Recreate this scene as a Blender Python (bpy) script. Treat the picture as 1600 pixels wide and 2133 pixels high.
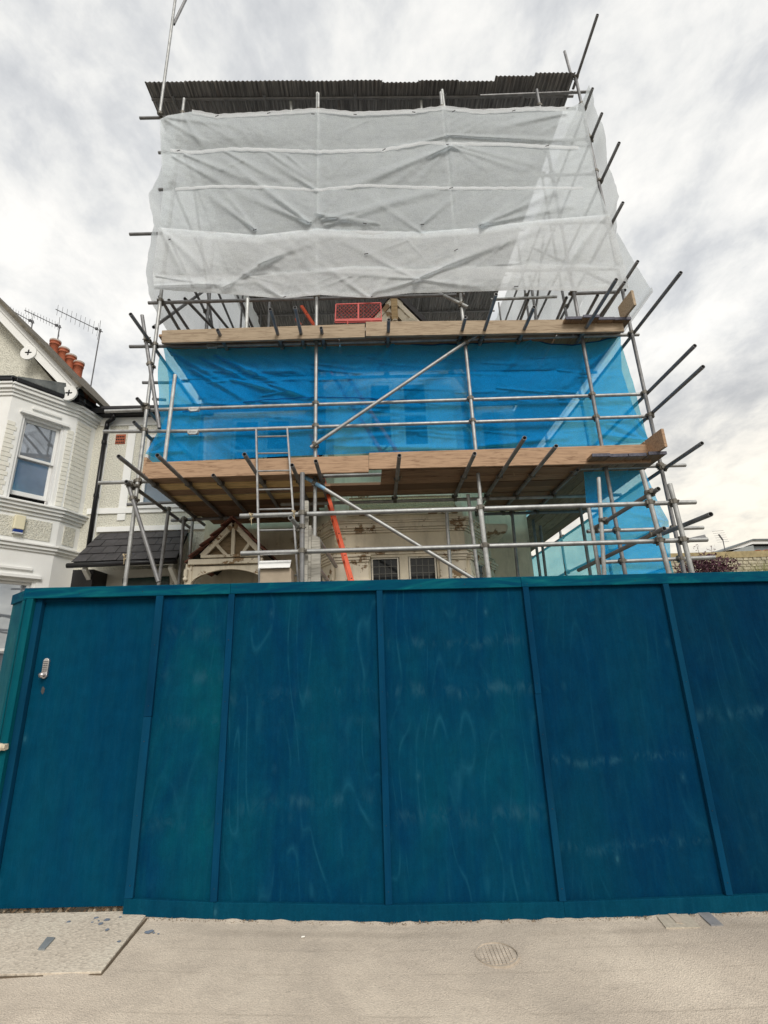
import bpy, bmesh, math, random
from mathutils import Vector, Matrix, noise as mnoise
random.seed(7)
SC = bpy.context.scene
COL = SC.collection
for o in list(bpy.data.objects): bpy.data.objects.remove(o)

# ------------------------------------------------------------------ camera
PITCH, ROLL, YAW, FPX = math.radians(17.2457), math.radians(-2.0438), math.radians(1.4158), 1011.16
EYE = Vector((0, 0, 1.7))
FW = Vector((math.sin(YAW)*math.cos(PITCH), math.cos(YAW)*math.cos(PITCH), math.sin(PITCH)))
RT = Vector((math.cos(YAW), -math.sin(YAW), 0)); UP = RT.cross(FW)
RT, UP = math.cos(ROLL)*RT+math.sin(ROLL)*UP, -math.sin(ROLL)*RT+math.cos(ROLL)*UP
cd = bpy.data.cameras.new('camera'); cam = bpy.data.objects.new('camera', cd); COL.objects.link(cam)
cam.matrix_world = Matrix(((RT.x, UP.x, -FW.x, EYE.x), (RT.y, UP.y, -FW.y, EYE.y), (RT.z, UP.z, -FW.z, EYE.z), (0, 0, 0, 1)))
cd.sensor_fit = 'HORIZONTAL'; cd.sensor_width = 36; cd.lens = FPX/1600*36
cd.clip_start = .05; cd.clip_end = 3000
SC.camera = cam
SC.render.resolution_x = 768; SC.render.resolution_y = 1024

# ------------------------------------------------------------------ sun, sky, exposure
SUN_EL, SUN_AZ = math.radians(40), math.radians(163)      # azimuth clockwise from +Y
sd = bpy.data.lights.new('sun', 'SUN'); sd.energy = 1.5; sd.angle = math.radians(22); sd.color = (1, .955, .88)
so = bpy.data.objects.new('sun', sd); COL.objects.link(so)
sdir = Vector((math.sin(SUN_AZ)*math.cos(SUN_EL), math.cos(SUN_AZ)*math.cos(SUN_EL), math.sin(SUN_EL)))
so.rotation_euler = sdir.to_track_quat('Z', 'Y').to_euler()
so.location = (0, -5, 30)
W = bpy.data.worlds.new('World'); SC.world = W; W.use_nodes = True
nt = W.node_tree; N = nt.nodes; L = nt.links
for n in list(N): N.remove(n)
def wn(t, **k):
    n = N.new(t)
    for a, b in k.items(): setattr(n, a, b)
    return n
out = wn('ShaderNodeOutputWorld'); bg = wn('ShaderNodeBackground'); L.new(bg.outputs[0], out.inputs[0])
bg.inputs[1].default_value = .10
sky = wn('ShaderNodeTexSky', sky_type='NISHITA'); sky.sun_disc = False
sky.sun_elevation = SUN_EL; sky.sun_rotation = SUN_AZ
tc = wn('ShaderNodeTexCoord'); sp = wn('ShaderNodeSeparateXYZ'); L.new(tc.outputs['Generated'], sp.inputs[0])
def wm(op, a, b=None, c=None):
    n = wn('ShaderNodeMath', operation=op)
    for i, v in enumerate((a, b, c)):
        if v is None: continue
        if isinstance(v, (int, float)): n.inputs[i].default_value = v
        else: L.new(v, n.inputs[i])
    return n.outputs[0]
zz = wm('ADD', wm('MAXIMUM', sp.outputs[2], 0), .28)
cb = wn('ShaderNodeCombineXYZ'); L.new(wm('DIVIDE', sp.outputs[0], zz), cb.inputs[0]); L.new(wm('DIVIDE', sp.outputs[1], zz), cb.inputs[1])
def wnoise(scale, det, rough, dist, off):
    mp = wn('ShaderNodeMapping'); mp.inputs['Location'].default_value = off; mp.inputs['Scale'].default_value = (1, .8, 1); mp.inputs['Rotation'].default_value = (0, 0, .5)
    L.new(cb.outputs[0], mp.inputs[0])
    n = wn('ShaderNodeTexNoise'); L.new(mp.outputs[0], n.inputs['Vector'])
    n.inputs['Scale'].default_value = scale; n.inputs['Detail'].default_value = det; n.inputs['Roughness'].default_value = rough; n.inputs['Distortion'].default_value = dist
    return n.outputs[0]
def wramp(f, st):
    r = wn('ShaderNodeValToRGB'); L.new(f, r.inputs[0]); e = r.color_ramp.elements
    while len(e) < len(st): e.new(.5)
    for i, (p, c) in enumerate(st): e[i].position = p; e[i].color = (*c, 1)
    return r.outputs[0]
n1 = wnoise(2.0, 7, .58, .15, (3.1, 1.7, 0)); n2 = wnoise(7.5, 6, .62, .2, (7, 2, 3))
comb = wm('ADD', wm('MULTIPLY', n1, .56), wm('MULTIPLY', n2, .44))
c1 = wramp(comb, [(.37, (.52, .54, .57)), (.45, (.67, .685, .70)), (.51, (.82, .825, .815)), (.59, (.96, .95, .92))])
# warm paler air low in the sky
warm = wramp(wm('MAXIMUM', sp.outputs[2], 0), [(0, (1.12, 1.0, .80)), (.2, (1.10, 1.01, .86)), (.5, (1.01, 1.0, .985))])
mu = wn('ShaderNodeMix', data_type='RGBA', blend_type='MULTIPLY'); mu.inputs[0].default_value = .85
L.new(c1, mu.inputs[6]); L.new(warm, mu.inputs[7])
sc_ = wn('ShaderNodeVectorMath', operation='SCALE'); L.new(mu.outputs[2], sc_.inputs[0]); sc_.inputs['Scale'].default_value = 8.0
mx = wn('ShaderNodeMix', data_type='RGBA'); mx.inputs[0].default_value = .93
L.new(sky.outputs[0], mx.inputs[6]); L.new(sc_.outputs[0], mx.inputs[7]); L.new(mx.outputs[2], bg.inputs[0])
vs = SC.view_settings; vs.view_transform = 'Standard'; vs.look = 'None'; vs.exposure = 0.5; vs.gamma = 1; vs.use_curve_mapping = False

# ------------------------------------------------------------------ survey helpers
def ray(px, py): return RT*((px-800)/FPX) - UP*((py-1066.5)/FPX) + FW
def P(px, py, Y=None, X=None, Z=None):
    d = ray(px, py)
    t = Y/d.y if Y is not None else X/d.x if X is not None else (Z-EYE.z)/d.z
    return EYE + d*t
ZG = [(-6, .20), (-3, .09), (-1.8, .062), (-1.2, .018), (.03, -.048), (1.27, -.078), (2.47, -.089), (4, -.10), (9, -.12)]
def zg(x, y=4.1):
    if x <= ZG[0][0]: b = ZG[0][1]
    elif x >= ZG[-1][0]: b = ZG[-1][1]
    else:
        for (a, za), (c, zc) in zip(ZG, ZG[1:]):
            if a <= x <= c: b = za+(zc-za)*(x-a)/(c-a); break
    return b - .018*(4.1-y)
def G(px, py):
    z = 0
    for _ in range(8):
        p = P(px, py, Z=z); z = zg(p.x, p.y)
    return Vector((p.x, p.y, z))

# ------------------------------------------------------------------ object helpers
def tag(o, label=None, cat=None, group=None, kind=None):
    if label: o['label'] = label
    if cat: o['category'] = cat
    if group: o['group'] = group
    if kind: o['kind'] = kind
    return o
def thing(name, label, cat, loc=(0, 0, 0), group=None):
    o = bpy.data.objects.new(name, None); COL.objects.link(o); o.location = loc; o.empty_display_size = .2
    return tag(o, label, cat, group)
def put(name, me, parent=None, m=None, mw=None):
    o = bpy.data.objects.new(name, me); COL.objects.link(o)
    if parent is not None:
        o.parent = parent
        pl = Matrix.Translation(parent.location) if parent.parent is None else None
        if pl is not None: o.matrix_parent_inverse = pl.inverted()
    if m is not None and not me.materials: me.materials.append(m)
    if mw is not None: o.matrix_basis = mw
    return o
def mesh(name, vs_, fs, smooth=False):
    me = bpy.data.meshes.new(name); me.from_pydata([tuple(v) for v in vs_], [], fs); me.validate(); me.update()
    bm = bmesh.new(); bm.from_mesh(me); bmesh.ops.recalc_face_normals(bm, faces=bm.faces); bm.to_mesh(me); bm.free()
    if smooth:
        for p in me.polygons: p.use_smooth = True
    return me
class MB:
    def __init__(s): s.v = []; s.f = []
    def add(s, vs_, fs):
        n = len(s.v); s.v += [Vector(v) for v in vs_]; s.f += [tuple(i+n for i in f) for f in fs]; return s
    def box(s, a, b):
        x0, y0, z0 = a; x1, y1, z1 = b
        return s.add([(x0,y0,z0),(x1,y0,z0),(x1,y1,z0),(x0,y1,z0),(x0,y0,z1),(x1,y0,z1),(x1,y1,z1),(x0,y1,z1)],
                     [(0,3,2,1),(4,5,6,7),(0,1,5,4),(1,2,6,5),(2,3,7,6),(3,0,4,7)])
    def hexa(s, q0, q1):   # two quads, front and back
        return s.add(list(q0)+list(q1), [(0,1,2,3),(7,6,5,4),(0,4,5,1),(1,5,6,2),(2,6,7,3),(3,7,4,0)])
    def bar(s, a, b, w, h, up=(0, 0, 1)):
        a = Vector(a); b = Vector(b); d = (b-a).normalized(); u = Vector(up); u = (u-d*u.dot(d)).normalized(); r = d.cross(u)
        q = lambda p: [p-r*w/2-u*h/2, p+r*w/2-u*h/2, p+r*w/2+u*h/2, p-r*w/2+u*h/2]
        return s.hexa(q(a), q(b))
    def cyl(s, a, b, r0, r1=None, n=10, caps=True):
        r1 = r0 if r1 is None else r1
        a = Vector(a); b = Vector(b); d = (b-a).normalized(); t = Vector((0, 0, 1)) if abs(d.z) < .9 else Vector((1, 0, 0))
        u = d.cross(t).normalized(); w = d.cross(u)
        vs_ = [p+(u*math.cos(k*2*math.pi/n)+w*math.sin(k*2*math.pi/n))*r for p, r in ((a, r0), (b, r1)) for k in range(n)]
        fs = [(k, (k+1) % n, n+(k+1) % n, n+k) for k in range(n)]
        if caps: fs += [tuple(range(n)), tuple(range(2*n-1, n-1, -1))]
        return s.add(vs_, fs)
    def lathe(s, c, prof, n=14):
        c = Vector(c); vs_ = [c+Vector((r*math.cos(k*2*math.pi/n), r*math.sin(k*2*math.pi/n), z)) for r, z in prof for k in range(n)]
        fs = [(j*n+k, j*n+(k+1) % n, (j+1)*n+(k+1) % n, (j+1)*n+k) for j in range(len(prof)-1) for k in range(n)]
        return s.add(vs_, fs)
    def path(s, pts, r, n=8):
        for a, b in zip(pts, pts[1:]): s.cyl(a, b, r, n=n)
        return s
    def prism(s, poly, ext):
        n = len(poly); e = Vector(ext); vs_ = [Vector(p) for p in poly]+[Vector(p)+e for p in poly]
        return s.add(vs_, [tuple(range(n-1, -1, -1)), tuple(range(n, 2*n))]+[(i, (i+1) % n, n+(i+1) % n, n+i) for i in range(n)])
    def build(s, name, m, parent=None, smooth=False, bevel=0):
        me = mesh(name, s.v, s.f, smooth)
        o = put(name, me, parent, m)
        if bevel:
            b = o.modifiers.new('bevel', 'BEVEL'); b.width = bevel; b.segments = 2; b.limit_method = 'ANGLE'; b.angle_limit = .6
        return o
class Frame:
    """a wall face: u runs along the wall, z up, d outwards"""
    def __init__(s, a, b):
        s.o = Vector((a[0], a[1], 0)); v = Vector((b[0]-a[0], b[1]-a[1], 0)); s.w = v.length; s.u = v.normalized(); s.n = Vector((s.u.y, -s.u.x, 0))
    def p(s, u, z, d=0): return s.o+s.u*u+s.n*d+Vector((0, 0, z))
    def box(s, mb, u0, u1, z0, z1, d0, d1):
        mb.hexa([s.p(u0, z0, d1), s.p(u1, z0, d1), s.p(u1, z1, d1), s.p(u0, z1, d1)], [s.p(u0, z0, d0), s.p(u1, z0, d0), s.p(u1, z1, d0), s.p(u0, z1, d0)])
        return mb
    def mw(s, u, z, d=0):
        o = s.p(u, z, d)
        return Matrix(((s.u.x, -s.n.x, 0, o.x), (s.u.y, -s.n.y, 0, o.y), (0, 0, 1, o.z), (0, 0, 0, 1)))

# ------------------------------------------------------------------ materials
class M_:
    def __init__(s, name, rough=.7, spec=.3, metal=0):
        s.m = bpy.data.materials.new(name); s.m.use_nodes = True; s.t = s.m.node_tree; s.b = s.t.nodes['Principled BSDF']
        s.b.inputs['Roughness'].default_value = rough; s.b.inputs['Specular IOR Level'].default_value = spec; s.b.inputs['Metallic'].default_value = metal
    def n(s, t, **k):
        n = s.t.nodes.new(t)
        for a, b in k.items(): setattr(n, a, b)
        return n
    def l(s, a, b): s.t.links.new(a, b)
    def val(s, v, sock):
        if isinstance(v, (int, float)): sock.default_value = v
        elif isinstance(v, tuple): sock.default_value = (*v, 1) if len(sock.default_value) == 4 and len(v) == 3 else v
        else: s.l(v, sock)
    def math(s, op, a, b=0, c=0, clamp=False):
        n = s.n('ShaderNodeMath', operation=op, use_clamp=clamp); s.val(a, n.inputs[0]); s.val(b, n.inputs[1]); s.val(c, n.inputs[2]); return n.outputs[0]
    def pos(s, scale=(1, 1, 1), obj_off=True, rot=(0, 0, 0)):
        g = s.n('ShaderNodeNewGeometry'); mp = s.n('ShaderNodeMapping'); mp.inputs['Scale'].default_value = scale; mp.inputs['Rotation'].default_value = rot
        s.l(g.outputs['Position'], mp.inputs[0]); v = mp.outputs[0]
        if obj_off:
            oi = s.n('ShaderNodeObjectInfo'); m = s.math('MULTIPLY', oi.outputs['Random'], 31.7)
            a = s.n('ShaderNodeVectorMath', operation='ADD'); s.l(v, a.inputs[0]); s.l(m, a.inputs[1]); v = a.outputs[0]
        return v
    def noise(s, v, scale, det=4, rough=.55, dist=0):
        n = s.n('ShaderNodeTexNoise'); s.l(v, n.inputs['Vector']); n.inputs['Scale'].default_value = scale; n.inputs['Detail'].default_value = det
        n.inputs['Roughness'].default_value = rough; n.inputs['Distortion'].default_value = dist; return n.outputs[0]
    def vor(s, v, scale, feat='F1', out='Distance', rnd=1):
        n = s.n('ShaderNodeTexVoronoi', feature=feat); s.l(v, n.inputs['Vector']); n.inputs['Scale'].default_value = scale; n.inputs['Randomness'].default_value = rnd; return n.outputs[out]
    def ramp(s, f, st):
        r = s.n('ShaderNodeValToRGB'); s.l(f, r.inputs[0]); e = r.color_ramp.elements
        while len(e) < len(st): e.new(.5)
        for i, (p, c) in enumerate(st):
            e[i].position = p; e[i].color = (*c, 1) if isinstance(c, tuple) else (c, c, c, 1)
        return r.outputs[0]
    def mix(s, f, a, b, mode='MIX'):
        n = s.n('ShaderNodeMix', data_type='RGBA', blend_type=mode); s.val(f, n.inputs[0]); s.val(a, n.inputs[6]); s.val(b, n.inputs[7]); return n.outputs[2]
    def col(s, c): s.val(c, s.b.inputs['Base Color']); return s
    def bump(s, h, st=.3, dist=.01):
        b = s.n('ShaderNodeBump'); b.inputs['Strength'].default_value = st; b.inputs['Distance'].default_value = dist; s.l(h, b.inputs['Height']); s.l(b.outputs[0], s.b.inputs['Normal']); return s
    def rnd(s): return s.n('ShaderNodeObjectInfo').outputs['Random']

def plain(name, c, var=.12, rough=.7, scale=8, bump=.15, spec=.3, metal=0, dirt=None, dirt_amt=.5, stretch=(1, 1, 1)):
    k = M_(name, rough, spec, metal); v = k.pos(stretch)
    n = k.noise(v, scale, 6, .6)
    lo = tuple(x*(1-var) for x in c); hi = tuple(min(1, x*(1+var)) for x in c)
    cc = k.ramp(n, [(.3, lo), (.7, hi)])
    if dirt:
        d = k.ramp(k.noise(k.pos((stretch[0], stretch[1], stretch[2]*.6)), scale*.6, 8, .7), [(.48, 0.), (.68, 1.)])
        cc = k.mix(k.math('MULTIPLY', d, dirt_amt), cc, dirt)
    k.col(cc); k.bump(k.noise(v, scale*6, 4), bump, .004)
    return k.m

def ply_paint(name, base, teal, rows=(), wash=.5, lines=.5):
    k = M_(name, .85, .04)
    v = k.pos((1, 1, 1)); vz = k.pos((1, 1, .11)); vb = k.pos((1, 1, .35))
    w = k.ramp(k.noise(vb, 2.3, 6, .6, .5), [(.38, 0.), (.66, 1.)])
    st = k.ramp(k.noise(vz, 26, 5, .65), [(.4, 0.), (.75, 1.)])
    c = k.mix(k.math('MULTIPLY', w, wash), base, teal)
    c = k.mix(k.math('MULTIPLY', st, .13), c, tuple(min(1, x*1.5+.012) for x in teal))
    blot = k.ramp(k.noise(v, 7, 7, .7), [(.35, .9), (.5, 1.), (.68, 1.12)])
    c = k.mix(1., c, blot, 'MULTIPLY')
    spk = k.ramp(k.noise(v, 150, 3, .8), [(.3, .8), (.7, 1.2)]); c = k.mix(.8, c, spk, 'MULTIPLY')
    # cathedral grain: narrow contour lines of a tall stretched field
    fld = k.noise(k.pos((1, 1, .2)), 3.0, 1.2, .4, .25)
    fr = k.math('FRACT', k.math('MULTIPLY', fld, 9.0))
    ln = k.ramp(k.math('ABSOLUTE', k.math('SUBTRACT', fr, .5)), [(0, 1.), (.035, .55), (.12, 0.)])
    br = k.ramp(k.noise(v, 3.3, 4), [(.42, 0.), (.62, 1.)])
    c = k.mix(k.math('MULTIPLY', k.math('MULTIPLY', ln, br), lines*.5), c, (.012, .105, .17))
    dk = k.ramp(k.noise(vz, 60, 3, .6), [(.55, 0.), (.8, 1.)])
    c = k.mix(k.math('MULTIPLY', dk, .18), c, tuple(x*.6 for x in base))
    # knots
    kv = k.vor(k.pos((1, 1, .55)), 3.1); kr = k.ramp(kv, [(.02, 1.), (.045, .25), (.10, 0.)])
    c = k.mix(k.math('MULTIPLY', kr, .30), c, (.05, .19, .25))
    if rows:
        g = k.n('ShaderNodeNewGeometry'); sx = k.n('ShaderNodeSeparateXYZ'); k.l(g.outputs['Position'], sx.inputs[0])
        wob = k.math('MULTIPLY', k.math('SUBTRACT', k.noise(k.pos((1, 1, .01)), 3.5, 3), .5), .16)
        zz = k.math('ADD', sx.outputs[2], wob)
        for zr, wd, amp, freq in rows:
            m = k.math('DIVIDE', k.math('SUBTRACT', zz, zr), wd)
            m = k.math('EXPONENT', k.math('MULTIPLY', k.math('MULTIPLY', m, m), -1))
            sp_ = k.ramp(k.noise(k.pos((1, 1, .4)), freq, 5, .62, .8), [(.47, 0.), (.72, 1.)])
            c = k.mix(k.math('MULTIPLY', k.math('MULTIPLY', m, sp_), amp), c, (.022, .095, .145))
    k.col(c)
    k.bump(k.math('ADD', k.math('MULTIPLY', k.noise(vz, 70, 4), .9), k.math('MULTIPLY', ln, .35)), .4, .004)
    k.l(k.ramp(w, [(0, .9), (1, .75)]), k.b.inputs['Roughness'])
    return k.m

BL = (.0003, .034, .086); TE = (.0006, .066, .098)
PLY = [ply_paint('painted plywood a', BL, TE, [(2.0, .05, .5, 9), (1.66, .045, .8, 8), (1.32, .04, .75, 9), (.62, .05, .4, 10)], .95, .45),
       ply_paint('painted plywood b', BL, TE, [(1.48, .05, .6, 7), (1.25, .035, .25, 5), (.72, .045, .6, 9)], .55, 1.),
       ply_paint('painted plywood c', BL, TE, [(1.84, .04, .6, 12), (1.47, .045, .75, 10), (.58, .05, .55, 12)], .5, .9),
       ply_paint('painted plywood d', (.0002, .029, .076), (.0004, .048, .080), [(.93, .03, .6, 16), (.35, .035, .5, 15)], .5, .3),  # darker base: light falloff towards the right put into the colour
       ply_paint('painted plywood e', (.0002, .024, .064), (.0004, .040, .068), [(1.22, .05, .55, 9), (.5, .04, .2, 9)], .45, .25)]  # last panel darker again, same falloff of light painted in
PLYDOOR = ply_paint('painted door ply', (.0002, .040, .092), (.0004, .058, .100), (), .6, .12)
PLYLEFT = ply_paint('painted plywood weathered', (.001, .055, .10), (.02, .13, .15), [(2.0, .3, .5, 6), (1.5, .3, .4, 5)], .9, .6)
BATT = plain('painted batten', (.001, .040, .095), .3, .75, 5, .3, spec=.05, stretch=(1, 1, .25), dirt=(.006, .07, .12), dirt_amt=.45)
BATTEAL = plain('teal painted post', (.001, .075, .105), .3, .75, 5, .3, spec=.05, stretch=(1, 1, .25), dirt=(.012, .15, .16), dirt_amt=.6)
def rail_mat():
    k = M_('painted rail', .85, .05); v = k.pos((.5, 1, 2.2))
    a = k.noise(v, 3.2, 7, .65, 1.6); b = k.noise(k.pos((.35, 1, 4)), 7, 5, .6, .8)
    c = k.ramp(a, [(.34, (.001, .045, .10)), (.5, (.001, .066, .115)), (.64, (.004, .115, .145)), (.75, (.02, .19, .20))])
    c = k.mix(k.math('MULTIPLY', k.ramp(b, [(.5, 0.), (.7, 1.)]), .4), c, (.004, .14, .17)); k.col(c); k.bump(b, .3, .003); return k.m
RAIL = rail_mat()
RAILDK = ply_paint('painted plinth', (.001, .042, .085), (.001, .065, .105), (), .5, .3)

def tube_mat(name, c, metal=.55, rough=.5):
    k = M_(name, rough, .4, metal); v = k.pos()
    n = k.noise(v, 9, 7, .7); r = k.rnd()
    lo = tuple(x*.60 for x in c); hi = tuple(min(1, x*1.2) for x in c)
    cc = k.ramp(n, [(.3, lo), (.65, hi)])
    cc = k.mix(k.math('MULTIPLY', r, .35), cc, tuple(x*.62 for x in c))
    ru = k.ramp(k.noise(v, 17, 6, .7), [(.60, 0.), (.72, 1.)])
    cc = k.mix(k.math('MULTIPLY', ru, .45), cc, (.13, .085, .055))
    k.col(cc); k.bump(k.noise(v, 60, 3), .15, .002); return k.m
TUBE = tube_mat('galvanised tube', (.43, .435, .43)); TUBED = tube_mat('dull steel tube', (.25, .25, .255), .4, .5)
TUBEB = tube_mat('blue painted tube', (.22, .42, .62), .1); TUBEL = tube_mat('pale tube', (.52, .53, .52), .3)
CLIP = tube_mat('coupler steel', (.20, .185, .16), .5, .6); CLIPB = tube_mat('blue coupler', (.10, .28, .45), .2)
def wood(name, c, dark, rough=.75, var=.3, ax=(.35, 3.5, 3.5)):
    k = M_(name, rough, .2); v = k.pos(ax); r = k.rnd()
    g = k.noise(v, 14, 6, .6, .6); cc = k.ramp(g, [(.32, dark), (.5, c), (.72, tuple(min(1, x*1.15) for x in c))])
    cc = k.mix(k.math('MULTIPLY', r, var), cc, tuple(x*.42 for x in c))
    ln = k.ramp(k.noise(k.pos(tuple(a_*2.4 if a_ > 1 else a_*.7 for a_ in ax)), 9, 3, .5, .5), [(.60, 0.), (.66, 1.)])
    cc = k.mix(k.math('MULTIPLY', ln, .5), cc, dark)
    kn = k.ramp(k.vor(k.pos(tuple(.6 if a_ < 1 else 2.2 for a_ in ax)), 2.3), [(.03, 1.), (.07, 0.)]); cc = k.mix(k.math('MULTIPLY', kn, .6), cc, tuple(x*.5 for x in dark))
    k.col(cc); k.bump(g, .35, .004); return k.m
TOE = wood('toe board wood', (.47, .31, .20), (.25, .15, .09), var=.2); TOE2 = wood('toe board wood upper', (.44, .345, .245), (.25, .18, .12), var=.25)
BOARD = wood('scaffold board wood', (.38, .24, .15), (.15, .09, .055), var=.95); BOARDR = wood('return board wood', (.36, .25, .16), (.15, .09, .055), var=.9, ax=(3.5, .35, 3.5)); BOARDY = wood('yellow scaffold board', (.78, .55, .26), (.45, .30, .14), var=.1)
WEATH = wood('weathered timber', (.48, .46, .41), (.25, .235, .20), var=.2)
BANDM = plain('board end band', (.09, .09, .12), .4, .6, 30)

def net_mat(name, col, tcol, opac, var=.12, transl=.5, weave=260, tr_col=None):
    k = M_(name); t = k.t; t.nodes.remove(k.b); out = [n for n in t.nodes if n.type == 'OUTPUT_MATERIAL'][0]
    v = k.pos(obj_off=False)
    d = k.n('ShaderNodeBsdfDiffuse'); tr = k.n('ShaderNodeBsdfTranslucent'); tp = k.n('ShaderNodeBsdfTransparent')
    n = k.noise(v, 6, 6, .65); cc = k.mix(n, tuple(x*(1-var) for x in col), tuple(min(1, x*(1+var)) for x in col))
    k.l(cc, d.inputs[0])
    if tr_col: k.val(tr_col, tr.inputs[0])
    else: k.l(cc, tr.inputs[0])
    k.val(tcol, tp.inputs[0])
    bmp = k.n('ShaderNodeBump'); bmp.inputs['Strength'].default_value = .45; bmp.inputs['Distance'].default_value = .012
    k.l(k.noise(k.pos((1, 1, 2.2), False), 13, 5, .65), bmp.inputs['Height']); k.l(bmp.outputs[0], d.inputs['Normal']); k.l(bmp.outputs[0], tr.inputs['Normal'])
    a = k.n('ShaderNodeMixShader'); a.inputs[0].default_value = transl; k.l(d.outputs[0], a.inputs[1]); k.l(tr.outputs[0], a.inputs[2])
    b = k.n('ShaderNodeMixShader')
    w = k.noise(v, weave, 2, .8); op = k.math('ADD', k.math('MULTIPLY', k.math('SUBTRACT', w, .5), .5), opac)
    op = k.math('ADD', op, k.math('MULTIPLY', k.math('SUBTRACT', k.noise(v, 62, 2, .7), .5), .5))
    op = k.math('ADD', op, k.math('MULTIPLY', k.math('SUBTRACT', k.noise(v, 3, 5), .5), .15), clamp=True)
    k.l(op, b.inputs[0]); k.l(tp.outputs[0], b.inputs[1]); k.l(a.outputs[0], b.inputs[2]); k.l(b.outputs[0], out.inputs[0])
    return k.m
NETW = net_mat('white debris netting', (.87, .93, 1.0), (1, 1, 1), .76, .06)
NETW2 = net_mat('white debris netting doubled', (.90, .94, 1.0), (1, 1, 1), .79, .06)
NETB = net_mat('blue debris netting', (.001, .34, 1.0), (.62, .97, 1.0), .60, .08, .38, 260, (.16, .85, 1.0))
BANDW = net_mat('reinforced white hem', (.88, .90, .92), (1, 1, 1), .72, .03, .4)
HEMB = net_mat('blue net hem', (.01, .10, .30), (.3, .8, .9), .9, .1, .3)

WHITE = plain('white painted render', (.86, .86, .84), .03, .55, 3, .1, dirt=(.62, .61, .57), dirt_amt=.22)
CREAMB = plain('cream painted brick', (.80, .78, .70), .06, .6, 4, .2, dirt=(.55, .53, .45), dirt_amt=.25)
def pebble(name, c):
    k = M_(name, .85, .2); v = k.pos(obj_off=False); n = k.noise(v, 42, 4, .6)
    k.col(k.ramp(n, [(.3, tuple(x*.72 for x in c)), (.6, c)])); k.bump(n, .9, .03); return k.m
PEB = pebble('pebbledash cream', (.78, .76, .66)); PEBG = pebble('pebbledash weathered', (.62, .50, .32))
def flaky(name, c, bare, amt=.55, scale=3.0):
    k = M_(name, .8, .2); v = k.pos(); n = k.noise(v, scale, 9, .68)
    m = k.ramp(n, [(amt, 0.), (amt+.025, 1.)]); base = k.ramp(k.noise(v, 2, 6, .6), [(.3, tuple(x*.72 for x in c)), (.7, c)])
    grime = k.ramp(k.noise(k.pos((2.5, 2.5, .5)), 3, 6, .7), [(.5, 0.), (.8, 1.)])
    base = k.mix(k.math('MULTIPLY', grime, .5), base, (.22, .18, .12))
    k.col(k.mix(m, base, bare)); h = k.math('SUBTRACT', k.math('MULTIPLY', k.noise(v, 30, 4), .25), m); k.bump(h, .7, .008); return k.m
FLAKE = flaky('peeling cream paint', (.84, .76, .61), (.28, .19, .11), .565); FLAKE2 = flaky('peeling window paint', (.80, .76, .66), (.26, .20, .13), .60, 6)
STUC = flaky('old stucco', (.80, .72, .56), (.50, .41, .28), .63, 2.5)
BLACKP = plain('black painted iron', (.014, .014, .016), .3, .35, 6, .1)
SLATE = plain('dark slate', (.052, .049, .052), .3, .6, 6, .3); LEAD = plain('lead flashing', (.10, .11, .11), .3, .6, 8, .3, dirt=(.22, .22, .21))
TERRA = plain('terracotta', (.42, .12, .06), .25, .7, 9, .3, dirt=(.20, .06, .04)); TERRAT = plain('pot rim lichen', (.42, .36, .32), .3, .8, 20)
REDTILE = plain('red clay tile', (.17, .065, .045), .4, .8, 14, .5, dirt=(.06, .04, .035), dirt_amt=.8); ROOFGR = plain('mossy roof edge', (.13, .115, .09), .4, .9, 9, .5)
def glass(name, c, rough=.05):
    k = M_(name, rough, .9 if c[0] > .1 else .35); v = k.pos(obj_off=False); k.col(k.ramp(k.noise(v, 1.8, 3), [(.3, tuple(x*.7 for x in c)), (.7, tuple(x*1.25 for x in c))]))
    k.b.inputs['Coat Weight'].default_value = .6 if c[0] > .1 else .0; k.b.inputs['Coat Roughness'].default_value = .03; return k.m
GLASSD = glass('dark glass', (.016, .018, .02)); GLASSC = glass('curtained glass', (.40, .44, .50), .02); GLASSC.node_tree.nodes['Principled BSDF'].inputs['Metallic'].default_value = .62; GLASSB = glass('bluish glass', (.12, .17, .22))
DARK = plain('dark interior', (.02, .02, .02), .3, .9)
def corrug():
    k = M_('corrugated iron', .55, .35, .35); v = k.pos((9, .35, 1)); r = k.rnd()
    c = k.ramp(k.noise(v, 4, 7, .7), [(.3, (.10, .10, .105)), (.48, (.24, .24, .245)), (.62, (.42, .41, .40)), (.75, (.62, .61, .58))])
    c = k.mix(k.math('MULTIPLY', r, .45), c, (.05, .045, .042))
    ru = k.ramp(k.noise(k.pos((3, .5, 1)), 3, 5, .6), [(.60, 0.), (.7, 1.)]); c = k.mix(k.math('MULTIPLY', ru, .4), c, (.12, .065, .04)); k.col(c); return k.m
CORR = corrug()
ORANGE = plain('orange fibreglass', (.68, .10, .035), .15, .45, 10, .1, dirt=(.5, .06, .03), dirt_amt=.4)
REDPL = plain('red painted mesh', (.50, .085, .075), .2, .5, 10); ALU = tube_mat('aluminium', (.34, .34, .34), .5, .5)
CHROME = plain('brushed chrome', (.62, .60, .60), .08, .28, 20, .1, metal=.9)
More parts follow.
